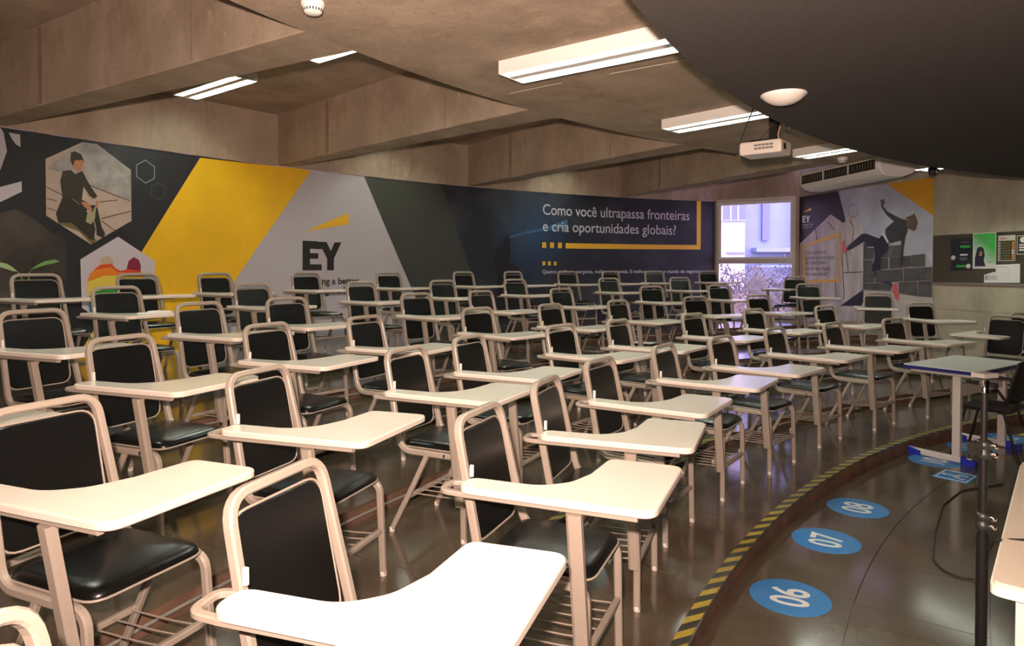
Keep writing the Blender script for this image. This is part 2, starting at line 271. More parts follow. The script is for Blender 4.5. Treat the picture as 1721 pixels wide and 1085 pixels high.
MUR2 = {'panels': [('grey2', [(-0.135, 3.095), (3.028, 3.152), (3.042, 0.821), (-0.104, 0.578)]), ('dark', [(-0.135, 3.095), (1.045, 3.084), (1.231, 2.515), (1.174, 2.478), (0.859, 2.664), (0.03, 2.137), (0.028, 1.501), (-0.115, 1.5)]), ('sky', [(1.045, 3.084), (2.121, 3.093), (3.028, 2.468), (3.03, 1.679), (2.9, 1.871), (1.654, 1.896), (1.648, 2.302), (1.456, 2.666), (1.231, 2.515)]), ('gold2', [(2.121, 3.09), (3.038, 3.154), (3.038, 2.467)]), ('wood', [(0.859, 2.664), (1.174, 2.478), (1.456, 2.666), (1.648, 2.302), (1.662, 0.714), (0.055, 0.591), (0.03, 2.137)]), ('floor2', [(1.662, 1.277), (3.037, 1.199), (3.042, 0.821), (1.662, 0.714)]), ('dark', [(1.114, 0.956), (1.662, 1.277), (1.668, 0.986)])], 'bricks': [('brick', [(1.654, 1.896), (1.651, 2.099), (1.832, 2.14), (1.927, 2.08), (1.904, 2.024), (1.652, 2.028)]), ('brick', [(1.652, 2.012), (1.893, 2.005), (1.884, 1.806), (1.655, 1.803)]), ('brick', [(1.893, 2.024), (2.214, 2.032), (2.444, 2.034), (2.447, 1.844), (1.907, 1.834)]), ('brick', [(1.655, 1.79), (1.86, 1.793), (1.863, 1.597), (1.658, 1.586)]), ('brick', [(1.931, 1.824), (2.194, 1.833), (2.197, 1.645), (1.934, 1.616)]), ('brick', [(2.217, 1.837), (2.447, 1.84), (2.449, 1.654), (2.22, 1.636)]), ('brick', [(2.479, 1.847), (2.637, 1.858), (2.639, 1.681), (2.482, 1.654)]), ('brick', [(2.647, 1.862), (2.896, 1.88), (2.903, 1.68), (2.65, 1.672)]), ('brick', [(1.658, 1.583), (1.91, 1.597), (1.913, 1.408), (1.66, 1.393)]), ('brick', [(1.934, 1.611), (2.482, 1.636), (2.495, 1.438), (1.936, 1.408)]), ('brick', [(2.503, 1.645), (3.03, 1.671), (3.033, 1.465), (2.506, 1.438)]), ('brick', [(1.661, 1.383), (2.234, 1.405), (2.258, 1.277), (1.662, 1.273)]), ('brick', [(2.41, 1.418), (2.766, 1.434), (2.779, 1.205), (2.423, 1.236)]), ('brick', [(2.786, 1.434), (3.033, 1.453), (3.037, 1.202), (2.789, 1.206)])], 'runner': [('cloth', [(2.01, 2.817), (2.09, 2.822), (2.107, 2.739), (2.064, 2.724), (2.161, 2.608), (2.416, 2.478), (2.396, 2.407), (2.286, 2.442), (2.151, 2.544), (2.035, 2.702)]), ('cloth2', [(1.259, 2.004), (1.31, 2.062), (1.612, 2.256), (1.71, 2.261), (1.996, 2.162), (2.087, 2.242), (2.202, 2.07), (2.171, 1.941), (2.047, 1.851), (1.952, 1.984), (1.893, 2.015), (1.663, 2.118), (1.465, 2.028), (1.299, 1.973)]), ('cloth2', [(1.893, 2.015), (2.17, 1.96), (2.047, 1.832), (2.032, 1.588), (2.097, 1.533), (2.29, 1.379), (2.257, 1.323), (2.029, 1.429), (1.864, 1.54), (1.85, 1.683), (1.907, 1.834)]), ('cloth', [(2.308, 2.441), (2.416, 2.475), (2.545, 2.437), (2.577, 2.395), (2.572, 2.271), (2.527, 2.166), (2.496, 2.113), (2.214, 2.069), (2.121, 2.24), (2.131, 2.323)]), ('cloth', [(2.447, 2.142), (2.527, 2.166), (2.498, 1.969), (2.481, 1.681), (2.445, 1.681), (2.449, 1.97)]), ('white', [(2.053, 2.243), (2.087, 2.251), (2.202, 2.088), (2.175, 2.071)]), ('hair', [(2.534, 2.479), (2.607, 2.5), (2.699, 2.532), (2.762, 2.383), (2.733, 2.297), (2.693, 2.246), (2.568, 2.307), (2.577, 2.395)]), ('skin2', [(2.544, 2.469), (2.597, 2.465), (2.588, 2.341), (2.563, 2.325)]), ('skin2', [(2.01, 2.817), (2.079, 2.823), (2.091, 2.753), (2.034, 2.74)]), ('skin2', [(2.449, 1.681), (2.481, 1.681), (2.475, 1.627), (2.45, 1.636)]), ('shoe', [(1.165, 2.147), (1.218, 2.135), (1.258, 2.064), (1.286, 1.973), (1.181, 1.906), (1.158, 2.027)]), ('shoe', [(2.29, 1.388), (2.377, 1.399), (2.4, 1.299), (2.428, 1.191), (2.403, 1.117), (2.348, 1.142), (2.292, 1.259)])], 'cracks': [('dark', [(0.466, 2.407), (0.504, 2.194), (0.522, 2.195), (0.484, 2.408)]), ('dark', [(0.784, 2.531), (0.953, 2.356), (0.966, 2.363), (0.797, 2.538)]), ('dark', [(1.323, 2.525), (1.415, 2.391), (1.428, 2.396), (1.337, 2.53)]), ('dark', [(1.414, 2.394), (1.386, 2.001), (1.401, 2.0), (1.429, 2.392)]), ('dark', [(1.147, 1.906), (1.211, 1.082), (1.226, 1.083), (1.163, 1.906)]), ('dark', [(1.212, 1.568), (1.633, 1.581), (1.633, 1.592), (1.212, 1.58)]), ('dark', [(1.21, 2.165), (1.309, 1.584), (1.324, 1.585), (1.225, 2.166)]), ('dark', [(0.991, 1.399), (1.023, 1.073), (1.039, 1.075), (1.008, 1.4)]), ('dark', [(0.39, 1.344), (0.411, 0.939), (0.429, 0.94), (0.408, 1.345)]), ('dark', [(0.626, 1.371), (0.602, 0.949), (0.62, 0.95), (0.643, 1.371)])], 'frame2': [('gold3', [(0.115, 2.113), (1.096, 2.312), (1.097, 2.251), (0.177, 2.067), (0.216, 1.416), (1.067, 1.451), (1.056, 2.294), (1.101, 2.301), (1.108, 1.391), (0.14, 1.372)])], 'logo2': [('gold', [(0.107, 2.755), (0.35, 2.838), (0.357, 2.778)]), ('white', [(0.101, 2.695), (0.194, 2.688), (0.195, 2.657), (0.151, 2.66), (0.152, 2.639), (0.189, 2.636), (0.189, 2.606), (0.152, 2.608), (0.152, 2.582), (0.196, 2.579), (0.196, 2.549), (0.103, 2.555)]), ('white', [(0.194, 2.688), (0.243, 2.684), (0.265, 2.643), (0.286, 2.681), (0.322, 2.678), (0.284, 2.599), (0.285, 2.543), (0.242, 2.546), (0.241, 2.602)])], 'hexo': [('hline', [(1.403, 2.828), (1.518, 2.729), (1.52, 2.602), (1.407, 2.552), (1.29, 2.63), (1.288, 2.749)])]}
TXT2 = [('É se a próxima', 0.21, 0.747, 1.93), ('grande oportunidade', 0.211, 0.966, 1.825), ('de crescimento', 0.213, 0.773, 1.729), ('estiver bem diante', 0.214, 0.872, 1.615), ('dos seus olhos?', 0.215, 0.781, 1.511), ('Building a better', 0.104, 0.421, 2.495), ('working world', 0.104, 0.38, 2.444)]

# ------------------------------------------------------------------ floor and tiers
def sector(mb, r0f, r1f, a0, a1, z, step=1.5, down=False):
    n = max(1, int(math.ceil((a1 - a0) / step))); vs = []; fs = []
    for i in range(n + 1):
        a = a0 + (a1 - a0) * i / n
        vs += [P(r0f(a), a, z), P(r1f(a), a, z)]
    for i in range(n): fs.append((2*i, 2*i+1, 2*i+3, 2*i+2))
    mb.add(vs, fs)
def slab(r0, r1, a0, a1, z0, z1, gap=0.0022, step=1.5):
    """one stone slab of a ring, clipped at the walls"""
    mb = MB(); g0 = math.degrees(gap / max(r0, 1))
    a0 += g0; a1 -= g0; n = max(1, int(math.ceil((a1 - a0) / step))); rings = []
    for i in range(n + 1):
        a = a0 + (a1 - a0) * i / n; d = wall_dist(a) - 0.003
        ra, rb = min(r0 + gap, d), min(r1 - gap, d)
        if rb - ra < 0.01: continue
        rings.append([P(ra, a, z0), P(rb, a, z0), P(rb, a, z1), P(ra, a, z1)])
    if len(rings) < 2: return None
    return mb.loft(rings, smooth=False)
def arc_wall(r, a0, a1, z0, z1, step=1.0, lim=False):
    mb = MB(); n = max(1, int(math.ceil((a1 - a0) / step))); vs = []; fs = []
    for i in range(n + 1):
        a = a0 + (a1 - a0) * i / n
        vs += [P(r, a, z0), P(r, a, z1)]
    for i in range(n): fs.append((2*i, 2*i+1, 2*i+3, 2*i+2))
    return mb.add(vs, fs, True)

fl = link('floor', None); tag(fl, 'polished brown slate floor of the lecture stage', kind='structure')
mb = MB(); sector(mb, lambda a: 0.0, lambda a: min(RT[1] + 0.02, wall_dist(a)), 0, 360, -0.012, 2)
mb.build('slab_bed', stone, fl)
mb = MB(); sector(mb, lambda a: 0.0, lambda a: wall_dist(a) + 0.15, 0, 360, -0.38, 2); mb.build('light_stop_slab', concrete, fl)  # unseen slab added to keep sky light from leaking in below
for ri, (ra, rb, da, off) in enumerate(((9.475, 9.995, 3.75, 0.2), (8.93, 9.475, 3.75, 0.45), (8.38, 8.93, 4.0, 2.1), (7.8, 8.38, 4.2, 0.0))):
    a = 100.0 + off
    while a < 166:
        s = slab(ra, rb, a, a + da, -0.012, 0.0)
        if s: s.build('floor_slab', stone, fl)
        a += da
first_angle = [0] * 7
for k in range(1, 7):
    a0 = TH_END if k > 1 else 96.0
    a0 = 90.0
    while wall_dist(a0) < RT[k] + 0.012: a0 += 0.02
    first_angle[k] = a0
    t = link('floor_tier', None); tag(t, 'slate step tier carrying %s row of chairs' % ['', 'the front', 'the second', 'the third', 'the fourth', 'the fifth', 'the back'][k], kind='structure')
    base = MB(); sector(base, lambda a: RT[k], lambda a: min(wall_dist(a), RT[k + 1] + 0.02), a0, TH_MAX, ZT[k] - 0.012)
    base.build('tread_bed', stone, t)
    arc_wall(RT[k] + 0.008, a0, TH_MAX, ZT[k - 1] - 0.03, ZT[k] - 0.010).build('riser', riser_m, t)
    da = 5.2 if k < 6 else 4.6
    a = a0 - (0.7 * k) % 2
    spl = [RT[k], RT[k + 1]] if k < 6 else [RT[6], 15.95, RW]
    for j in range(len(spl) - 1):
        a = a0 - (1.3 * k + 2 * j) % 3
        while a < 172:
            s = slab(spl[j] + (-0.002 if j == 0 else 0), spl[j + 1], max(a, a0), a + da, ZT[k] - 0.012, ZT[k], gap=0.003)
            if s: s.build('tread_slab', stone, t)
            a += da
    if k >= 2:
        m_ = MB(); pts = [P(RT[k] - 0.013, a0 + 0.8 + (164 - a0) * i / 60, ZT[k - 1] + 0.045) for i in range(61)]
        m_.tube(pts, 0.009, 6).build('conduit', alu, t)
        for b in range(5):
            ab = a0 + 6 + b * 9.5 + k * 1.7
            x, y = P(RT[k] - 0.018, ab); bo = MB().cbox((0, 0, 0), (0.034, 0.08, 0.055)).build('outlet_box', alu, t)
            bo.location = (x, y, ZT[k - 1] + 0.046); bo.rotation_euler = (0, 0, R_(ab))

# hazard tape on the lips of the first two tiers
def tape_mat():
    m = bpy.data.materials.new('hazard_tape'); m.use_nodes = True; nt = m.node_tree; b = nt.nodes['Principled BSDF']
    uv = nt.nodes.new('ShaderNodeUVMap'); sp = nt.nodes.new('ShaderNodeSeparateXYZ'); nt.links.new(uv.outputs[0], sp.inputs[0])
    ad = nt.nodes.new('ShaderNodeMath'); ad.operation = 'ADD'; nt.links.new(sp.outputs[0], ad.inputs[0]); nt.links.new(sp.outputs[1], ad.inputs[1])
    fr = nt.nodes.new('ShaderNodeMath'); fr.operation = 'FRACT'; nt.links.new(ad.outputs[0], fr.inputs[0])
    gt = nt.nodes.new('ShaderNodeMath'); gt.operation = 'GREATER_THAN'; gt.inputs[1].default_value = 0.52; nt.links.new(fr.outputs[0], gt.inputs[0])
    tc = nt.nodes.new('ShaderNodeTexCoord'); n = nt.nodes.new('ShaderNodeTexNoise'); n.inputs['Scale'].default_value = 35; nt.links.new(tc.outputs['Object'], n.inputs['Vector'])
    rp = nt.nodes.new('ShaderNodeValToRGB'); rp.color_ramp.elements[0].color = (0.28, 0.20, 0.03, 1); rp.color_ramp.elements[1].color = (0.46, 0.33, 0.04, 1); nt.links.new(n.outputs['Fac'], rp.inputs[0])
    mx = nt.nodes.new('ShaderNodeMix'); mx.data_type = 'RGBA'; nt.links.new(gt.outputs[0], mx.inputs['Factor'])
    mx.inputs['A'].default_value = (0.03, 0.028, 0.022, 1); nt.links.new(rp.outputs[0], mx.inputs['B']); nt.links.new(mx.outputs['Result'], b.inputs['Base Color'])
    b.inputs['Roughness'].default_value = 0.55
    return m
tape = tape_mat()
def tape_strip(r, w, z, a0, a1, label):
    n = int((a1 - a0) / 0.5); vs = []; fs = []; uvs = []
    for i in range(n + 1):
        a = a0 + (a1 - a0) * i / n; s = R_(a) * r / 0.14
        vs += [P(r, a, z), P(r + w, a, z), P(r, a, z - 0.003), P(r + w, a, z - 0.003)]; uvs += [(s, 0), (s, -0.6), (s, 0), (s, -0.6)]
    for i in range(n):
        q = 4 * i; fs += [(q, q+1, q+5, q+4), (q+2, q+6, q+7, q+3), (q, q+4, q+6, q+2), (q+1, q+3, q+7, q+5)]
    mb = MB(); mb.add(vs, fs); me = mb.mesh('hazard_tape', tape)
    ul = me.uv_layers.new(name='UVMap')
    for l in me.loops: ul.data[l.index].uv = uvs[l.vertex_index]
    tag(link('hazard_tape', me), label, 'floor tape')
tape_strip(RT[1] + 0.004, 0.062, ZT[1] + 0.0042, 113, 166, 'yellow and black hazard tape along the lip of the first step')
tape_strip(RT[2] + 0.004, 0.055, ZT[2] + 0.0042, 133, 150, 'short yellow and black hazard tape on the second step lip')

# ------------------------------------------------------------------ walls
wb_ = link('wall_back', None); tag(wb_, 'curved raw concrete back wall above the mural', kind='structure')
arc_wall(RW + 0.004, TH_END - 0.1, TH_MAX, -0.4, ZB - 0.012).build('wall_face', concrete, wb_)
arc_wall(RW - 0.02, TH_END - 1.2, TH_MAX, ZB + 0.03, ZC).build('upper_beam_return', concrete, wb_)
arc_wall(RW - 0.02, TH_END, TH_MAX, ZB - 0.012, ZB + 0.032).build('upper_beam_face', concrete, wb_)
m_ = MB(); sector(m_, lambda a: RW - 0.02, lambda a: RW + 0.004, TH_END, TH_MAX, ZB - 0.012); m_.build('upper_beam_soffit', concrete, wb_)

def wall_local(name, a, b, m, label):      # straight wall, local x along it, y out of the room
    d = (b - a); o = link(name, None); o.location = (a.x, a.y, 0); o.rotation_euler = (0, 0, math.atan2(d.y, d.x))
    tag(o, label, kind='structure'); return o, d.length
wr, L = wall_local('wall_right', WA, WA + WD * 20.7, concrete_w, 'board-marked concrete side wall behind the pinboard')
MB().box((-0.05, 0.012, -0.4), (L, 0.2, ZC)).build('wall_core', concrete_w, wr)
zs = [0.0, 1.02, 1.78, 2.54, 3.30, ZC]
for j in range(5):
    for i in range(8):
        x0 = i * 2.6 - 0.03; 
        MB().box((x0 + 0.003, 0.0, zs[j] + 0.003), (min(x0 + 2.597, L), 0.02, zs[j + 1] - 0.003)).build('wall_panel', concrete_w, wr)
fl_c = Vector(P(RW, TH_MAX)); fr_c = WA + WD * 20.7
wf, L2 = wall_local('wall_front', fr_c, fl_c, concrete, 'plain concrete wall behind the stage')
MB().box((-0.1, 0.0, -0.4), (L2 + 0.1, 0.2, ZC)).build('wall_face', concrete, wf)

# window bay
ww, LW = wall_local('wall_window', W0, WA, concrete, 'narrow concrete wall framing the tall window')
WZ0, WZ1 = ZT[6] + 0.03, 3.10
MB().box((-0.14, 0.0, WZ1), (LW + 0.02, 0.2, ZC)).build('lintel', concrete, ww)
MB().box((-0.14, 0.0, -0.4), (LW + 0.02, 0.2, WZ0)).build('sill_wall', concrete, ww)
MB().box((LW - 0.06, 0.0, WZ0), (LW + 0.02, 0.2, WZ1)).build('jamb', concrete, ww)
MB().box((-0.14, 0.02, WZ0), (0.0, 0.2, WZ1)).build('jamb', concrete, ww)
win = link('window_1', None); win.location = (W0.x, W0.y, 0); win.rotation_euler = ww.rotation_euler
tag(win, 'tall white framed window with fixed lower pane and hinged upper sash', kind='structure')
x1 = LW - 0.06; zm = 1.80
fm = mat('window_frame_paint', (0.62, 0.56, 0.50), 0.4)
def bar(name, lo, hi, m=fm, par=win): return MB().box(lo, hi).build(name, m, par)
bar('frame_jamb', (0.0, -0.045, WZ0), (0.062, 0.06, WZ1)); bar('frame_jamb', (x1 - 0.062, -0.045, WZ0), (x1, 0.06, WZ1))
bar('frame_head', (0.062, -0.045, WZ1 - 0.065), (x1 - 0.062, 0.06, WZ1)); bar('frame_sill', (0.062, -0.055, WZ0), (x1 - 0.062, 0.06, WZ0 + 0.06))
bar('transom', (0.062, -0.04, zm - 0.05), (x1 - 0.062, 0.05, zm + 0.05))
sash = link('upper_sash', None, win)
for lo, hi in (((0.068, -0.02, WZ1 - 0.12), (x1 - 0.068, 0.03, WZ1 - 0.068)), ((0.068, -0.02, zm + 0.052), (x1 - 0.068, 0.03, zm + 0.085)),
               ((0.068, -0.02, zm + 0.085), (0.10, 0.03, WZ1 - 0.12)), ((x1 - 0.10, -0.02, zm + 0.085), (x1 - 0.068, 0.03, WZ1 - 0.12))):
    bar('sash_bar', lo, hi, whitem, sash)
MB().cbox((x1 - 0.22, -0.03, zm + 0.11), (0.03, 0.02, 0.07)).build('latch', whitem, sash)
def glass_mat():
    m = bpy.data.materials.new('window_glass'); m.use_nodes = True; nt = m.node_tree; nt.nodes.remove(nt.nodes['Principled BSDF'])
    tr = nt.nodes.new('ShaderNodeBsdfTransparent'); tr.inputs[0].default_value = (0.93, 0.92, 0.98, 1)
    gl = nt.nodes.new('ShaderNodeBsdfGlossy'); gl.inputs['Roughness'].default_value = 0.02
    fr = nt.nodes.new('ShaderNodeFresnel'); fr.inputs[0].default_value = 1.45
    mx = nt.nodes.new('ShaderNodeMixShader'); nt.links.new(fr.outputs[0], mx.inputs[0]); nt.links.new(tr.outputs[0], mx.inputs[1]); nt.links.new(gl.outputs[0], mx.inputs[2])
    nt.links.new(mx.outputs[0], nt.nodes['Material Output'].inputs[0]); return m
glass = glass_mat()
def pane(x0, z0, x1_, z1, par):
    MB().add([(x0, 0.005, z0), (x1_, 0.005, z0), (x1_, 0.005, z1), (x0, 0.005, z1)], [(0, 1, 2, 3)]).build('pane', glass, par, recalc=False)
pane(0.10, zm + 0.085, x1 - 0.10, WZ1 - 0.12, sash); pane(0.062, WZ0 + 0.06, x1 - 0.062, zm - 0.05, win)

# ------------------------------------------------------------------ ceiling
ce = link('ceiling', None); tag(ce, 'raw concrete coffered ceiling slab', kind='structure')
m_ = MB(); sector(m_, lambda a: 0.0, lambda a: min(wall_dist(a), RW) + 0.0, 0, 360, ZC, 2); m_.build('coffer_slab', concrete, ce)
cr = link('ceiling_soffit', None); tag(cr, 'flat concrete ring soffit around the black disc', kind='structure')
m_ = MB(); sector(m_, lambda a: 0.0, lambda a: min(wall_dist(a), RING), 0, 360, ZB, 2); m_.build('soffit_face', concrete, cr)
arc_wall(RING, 100.5, TH_MAX, ZB, ZC).build('soffit_edge', concrete, cr)
for x0, y0, x1_, y1_ in ((-0.022, 5.464, 0.385, 5.150), (0.723, 4.915, 1.205, 4.581)):
    MB().tube([(x0, y0, ZB - 0.001), (x1_, y1_, ZB - 0.001)], 0.004, 4, flat=(0.004, 0.0015)).build('chalk_line', mat('chalk', (0.62, 0.54, 0.44), 0.9), cr)
BEAMS = [183.0, 171.6, 160.4, 149.1, 137.85, 126.5, 114.95]
for i, a in enumerate(BEAMS):
    b = link('ceiling_beam', None); tag(b, 'tapering concrete ceiling beam running out to the mural wall', kind='structure')
    x, y = P(RING, a); b.location = (x, y, 0); b.rotation_euler = (0, 0, R_(a))
    Lb = RW - 0.02 - RING; w0, w1 = 0.217, 0.115
    mb = MB()
    prof = lambda w: [(-w, ZB + 0.012), (-w + 0.012, ZB), (w - 0.012, ZB), (w, ZB + 0.012), (w, ZC), (-w, ZC)]
    rings = []
    for t in (0.0, 0.25, 0.5, 0.75, 1.0):
        w = w0 + (w1 - w0) * t; rings.append([(Lb * t, yy, zz) for yy, zz in prof(w)])
    mb.loft(rings, smooth=False); mb.build('beam_body', concrete, b)
    for s in (-1, 1):     # formwork joint strips on the beam sides
        for xx in (1.15, 3.4):
            w = w0 + (w1 - w0) * xx / Lb
            MB().cbox((xx, s * (w - 0.003), (ZB + ZC) / 2), (0.07 if xx > 2 else 0.03, 0.009, ZC - ZB - 0.03)).build('form_strip', mat('joint_mortar', (0.27, 0.19, 0.13), 0.9, noise=0.2, nscale=12), b)

dc = link('ceiling_disc', None); tag(dc, 'large suspended black felt ceiling disc over the stage', kind='structure')
mb = MB(); N = 240; top = []; bot = []
for i in range(N):
    a = 360 * i / N; r = min(RD, wall_dist(a) - 0.02)
    bot.append(P(r, a, ZD)); top.append(P(r - 0.01, a, ZD + 0.05))
mb.loft([bot, top], smooth=False); mb.build('disc_body', felt, dc)
for a in (112, 122, 133.5, 145, 156, 167):
    x, y = P(RD - 0.25, a); MB().tube([(x, y, ZD + 0.05), (x, y, ZB)], 0.012, 6).build('hanger_rod', black_m, dc)

# ------------------------------------------------------------------ murals
TH0 = 150.0
def on_wall(s, z, lift):
    return P(RW - 0.002 - lift, TH0 - math.degrees(s / RW), z)
def on_side(t, z, lift):
    n = Vector((-WD.y, WD.x)); q = WA + WD * t - n * (0.002 + lift); return (q.x, q.y, z)
def print_poly(name, polys, lift, m, parent, fn, zlo, zhi, smax=None, smin=None, thick=0.0006):
    bm = bmesh.new()
    for poly in polys:
        vs = [bm.verts.new((s, z, 0)) for s, z in poly]
        try: bm.faces.new(vs)
        except ValueError: pass
    bmesh.ops.triangulate(bm, faces=bm.faces[:])
    def cut(co, no, clear):
        bmesh.ops.bisect_plane(bm, geom=bm.verts[:] + bm.edges[:] + bm.faces[:], plane_co=co, plane_no=no, clear_outer=clear)
    cut((0, zhi, 0), (0, 1, 0), True); cut((0, zlo, 0), (0, -1, 0), True)
    if smax is not None: cut((smax, 0, 0), (1, 0, 0), True)
    if smin is not None: cut((smin, 0, 0), (-1, 0, 0), True)
    if not bm.verts: bm.free(); return None
    if fn is on_wall:
        lo = min(v.co.x for v in bm.verts); hi = max(v.co.x for v in bm.verts); k = math.ceil(lo / 0.25)
        while k * 0.25 < hi: cut((k * 0.25, 0, 0), (1, 0, 0), False); k += 1
    uv = bm.loops.layers.uv.new('UVMap')
    for f in bm.faces:
        for l in f.loops: l[uv].uv = (l.vert.co.x, l.vert.co.y)
    for v in bm.verts: v.co = fn(v.co.x, v.co.y, lift)
    bm.normal_update()
    me = bpy.data.meshes.new(name); bm.to_mesh(me); bm.free(); me.materials.append(m)
    return link(name, me, parent)
def print_text(name, body, x0, x1, z, h, lift, m, parent, fn, bold=0.0):
    me = text_mesh(body, 1.0, bold); xs = [v.co.x for v in me.vertices]; w = max(xs) - min(xs); mx = min(xs)
    sx = (x1 - x0) / w; sy = h / 0.70
    for v in me.vertices: v.co = fn(x0 + (v.co.x - mx) * sx, z + v.co.y * sy, lift)
    me.materials.clear(); me.materials.append(m); return link(name, me, parent)
INK = dict(g=(0.42, 0.40, 0.43), w=(0.55, 0.53, 0.56), brown=(0.055, 0.045, 0.038), leaf=(0.33, 0.47, 0.24), leaf2=(0.16, 0.34, 0.10), stem=(0.30, 0.45, 0.13), paving=(0.50, 0.40, 0.33), concr=(0.38, 0.36, 0.34), shade=(0.16, 0.13, 0.05),
           olive=(0.035, 0.03, 0.018), olive2=(0.025, 0.022, 0.016), skin=(0.48, 0.22, 0.12), bottle=(0.35, 0.33, 0.20), pale=(0.58, 0.54, 0.58), blond=(0.55, 0.42, 0.28), redhead=(0.22, 0.02, 0.05), red=(0.62, 0.07, 0.02), orange=(0.75, 0.22, 0.02),
           yell=(0.72, 0.58, 0.08), green=(0.03, 0.32, 0.05), blue=(0.02, 0.14, 0.36), yellow=(0.86, 0.50, 0.018), grey=(0.48, 0.45, 0.475), slate=(0.040, 0.042, 0.034), beam=(0.04, 0.12, 0.24), black=(0.006, 0.006, 0.007), gold=(0.80, 0.45, 0.03), ink=(0.018, 0.015, 0.014),
           line1=(0.30, 0.32, 0.40), line2=(0.09, 0.10, 0.12), grey2=(0.50, 0.47, 0.50), dark=(0.022, 0.021, 0.025), sky=(0.50, 0.52, 0.62), gold2=(0.62, 0.30, 0.012), wood=(0.56, 0.50, 0.48), floor2=(0.56, 0.50, 0.48), brick=(0.095, 0.09, 0.085), cloth=(0.045, 0.05, 0.045), cloth2=(0.018, 0.02, 0.028), hair=(0.12, 0.085, 0.05), skin2=(0.20, 0.12, 0.09), shoe=(0.62, 0.12, 0.13), gold3=(0.75, 0.42, 0.06), white=(0.75, 0.72, 0.72), hline=(0.20, 0.18, 0.22))
def ink(k):
    nz = {'paving': 0.12, 'concr': 0.35, 'brown': 0.7, 'wood': 0.28, 'sky': 0.30, 'floor2': 0.2, 'brick': 0.4, 'yellow': 0.10, 'cloth': 0.5}.get(k, 0.0)
    return mat('print_' + k, INK[k], 0.42, noise=nz, nscale=1.6 if k in ('sky', 'yellow', 'brown') else 6.0, stretch=(1, 1, 0.25) if k == 'wood' else None)
def night_mat():
    m = bpy.data.materials.new('print_night_sky'); m.use_nodes = True; nt = m.node_tree; b = nt.nodes['Principled BSDF']; b.inputs['Roughness'].default_value = 0.42
    uv = nt.nodes.new('ShaderNodeUVMap')
    def ramp(src, p0, c0, p1, c1):
        r = nt.nodes.new('ShaderNodeValToRGB'); r.color_ramp.elements[0].position = p0; r.color_ramp.elements[0].color = (*c0, 1)
        r.color_ramp.elements[1].position = p1; r.color_ramp.elements[1].color = (*c1, 1); nt.links.new(src, r.inputs[0]); return r.outputs[0]
    vd = nt.nodes.new('ShaderNodeVectorMath'); vd.operation = 'DISTANCE'; vd.inputs[1].default_value = (8.3, 2.25, 0); nt.links.new(uv.outputs[0], vd.inputs[0])
    glow = ramp(vd.outputs['Value'], 0.0, (0.020, 0.048, 0.105), 1.0, (0.012, 0.014, 0.020))
    n = nt.nodes.new('ShaderNodeTexNoise'); n.inputs['Scale'].default_value = 1.3; n.inputs['Detail'].default_value = 5; nt.links.new(uv.outputs[0], n.inputs['Vector'])
    cl = ramp(n.outputs['Fac'], 0.5, (0, 0, 0), 0.8, (0.035, 0.033, 0.036))
    vo = nt.nodes.new('ShaderNodeTexVoronoi'); vo.inputs['Scale'].default_value = 11; nt.links.new(uv.outputs[0], vo.inputs['Vector'])
    st = ramp(vo.outputs['Distance'], 0.03, (0.20, 0.24, 0.28), 0.085, (0, 0, 0))
    def addc(a, c):
        x = nt.nodes.new('ShaderNodeVectorMath'); x.operation = 'ADD'; nt.links.new(a, x.inputs[0]); nt.links.new(c, x.inputs[1]); return x.outputs[0]
    nt.links.new(addc(addc(glow, cl), st), b.inputs['Base Color']); return m
mu = thing('wall_mural', 'long curved advertising mural with dark, yellow and grey panels and night sky', 'mural', P(RW, 128, ZT[6]))
MU_I = mu.matrix_basis.inverted()
Z0, Z1, S1, S0 = ZT[6] + 0.004, ZB - 0.014, 12.66, -3.0
def wp(name, polys, lift, m):
    o = print_poly(name, polys, lift, m, None, on_wall, Z0, Z1, S1, S0)
    if o: o.parent = mu; o.matrix_parent_inverse = Matrix.Translation(-Vector(mu.location))
    return o
wp('charcoal_ground', [[(S0, 0), (S1, 0), (S1, 4), (S0, 4)]], 0.002, mat('print_charcoal', (0.017, 0.017, 0.019), 0.42))
for k, pl in MUR['panels']: wp(k + '_panel', [pl], 0.004, night_mat() if k == 'night' else ink(k))
NAMES = dict(photo_left='cropped_photo', plant='soil_photo', leaf='seedling_leaf', hexw='paving_photo', joints='paving_joint', woman='seated_figure', hexc='pale_hexagon', couple='rainbow_flag', beam='torch_beam', sil='standing_silhouette', bars='gold_line', logo='logo_letter')
for key, lift in (('plant', 0.0045), ('photo_left', 0.005), ('hexw', 0.006), ('joints', 0.0079), ('hexc', 0.006), ('leaf', 0.007), ('beam', 0.006), ('bars', 0.007), ('logo', 0.007), ('sil', 0.0075)):
    for j, (k, pl) in enumerate(MUR[key]): wp(NAMES[key], [pl], lift + 0.0006 * j, ink(k))
for key in ('woman', 'couple'):
    for j, (k, pl) in enumerate(MUR[key]): wp(NAMES[key] if key == 'woman' else ('rainbow_flag' if k not in ('blond', 'redhead') else 'head_of_hair'), [pl], 0.0085 + 0.0006 * j, ink(k))
for k, pl in MUR['hexout']:
    c = Vector((sum(p[0] for p in pl) / 6, sum(p[1] for p in pl) / 6)); w = 0.91 if k == 'line1' else 0.93
    inn = [tuple(c + (Vector(p) - c) * w) for p in pl]
    wp('hexagon_outline', [[pl[i], pl[(i + 1) % 6], inn[(i + 1) % 6], inn[i]] for i in range(6)], 0.006, ink(k))
txt_w = mat('print_lettering_white', (0.62, 0.61, 0.62), 0.42); txt_k = ink('ink')
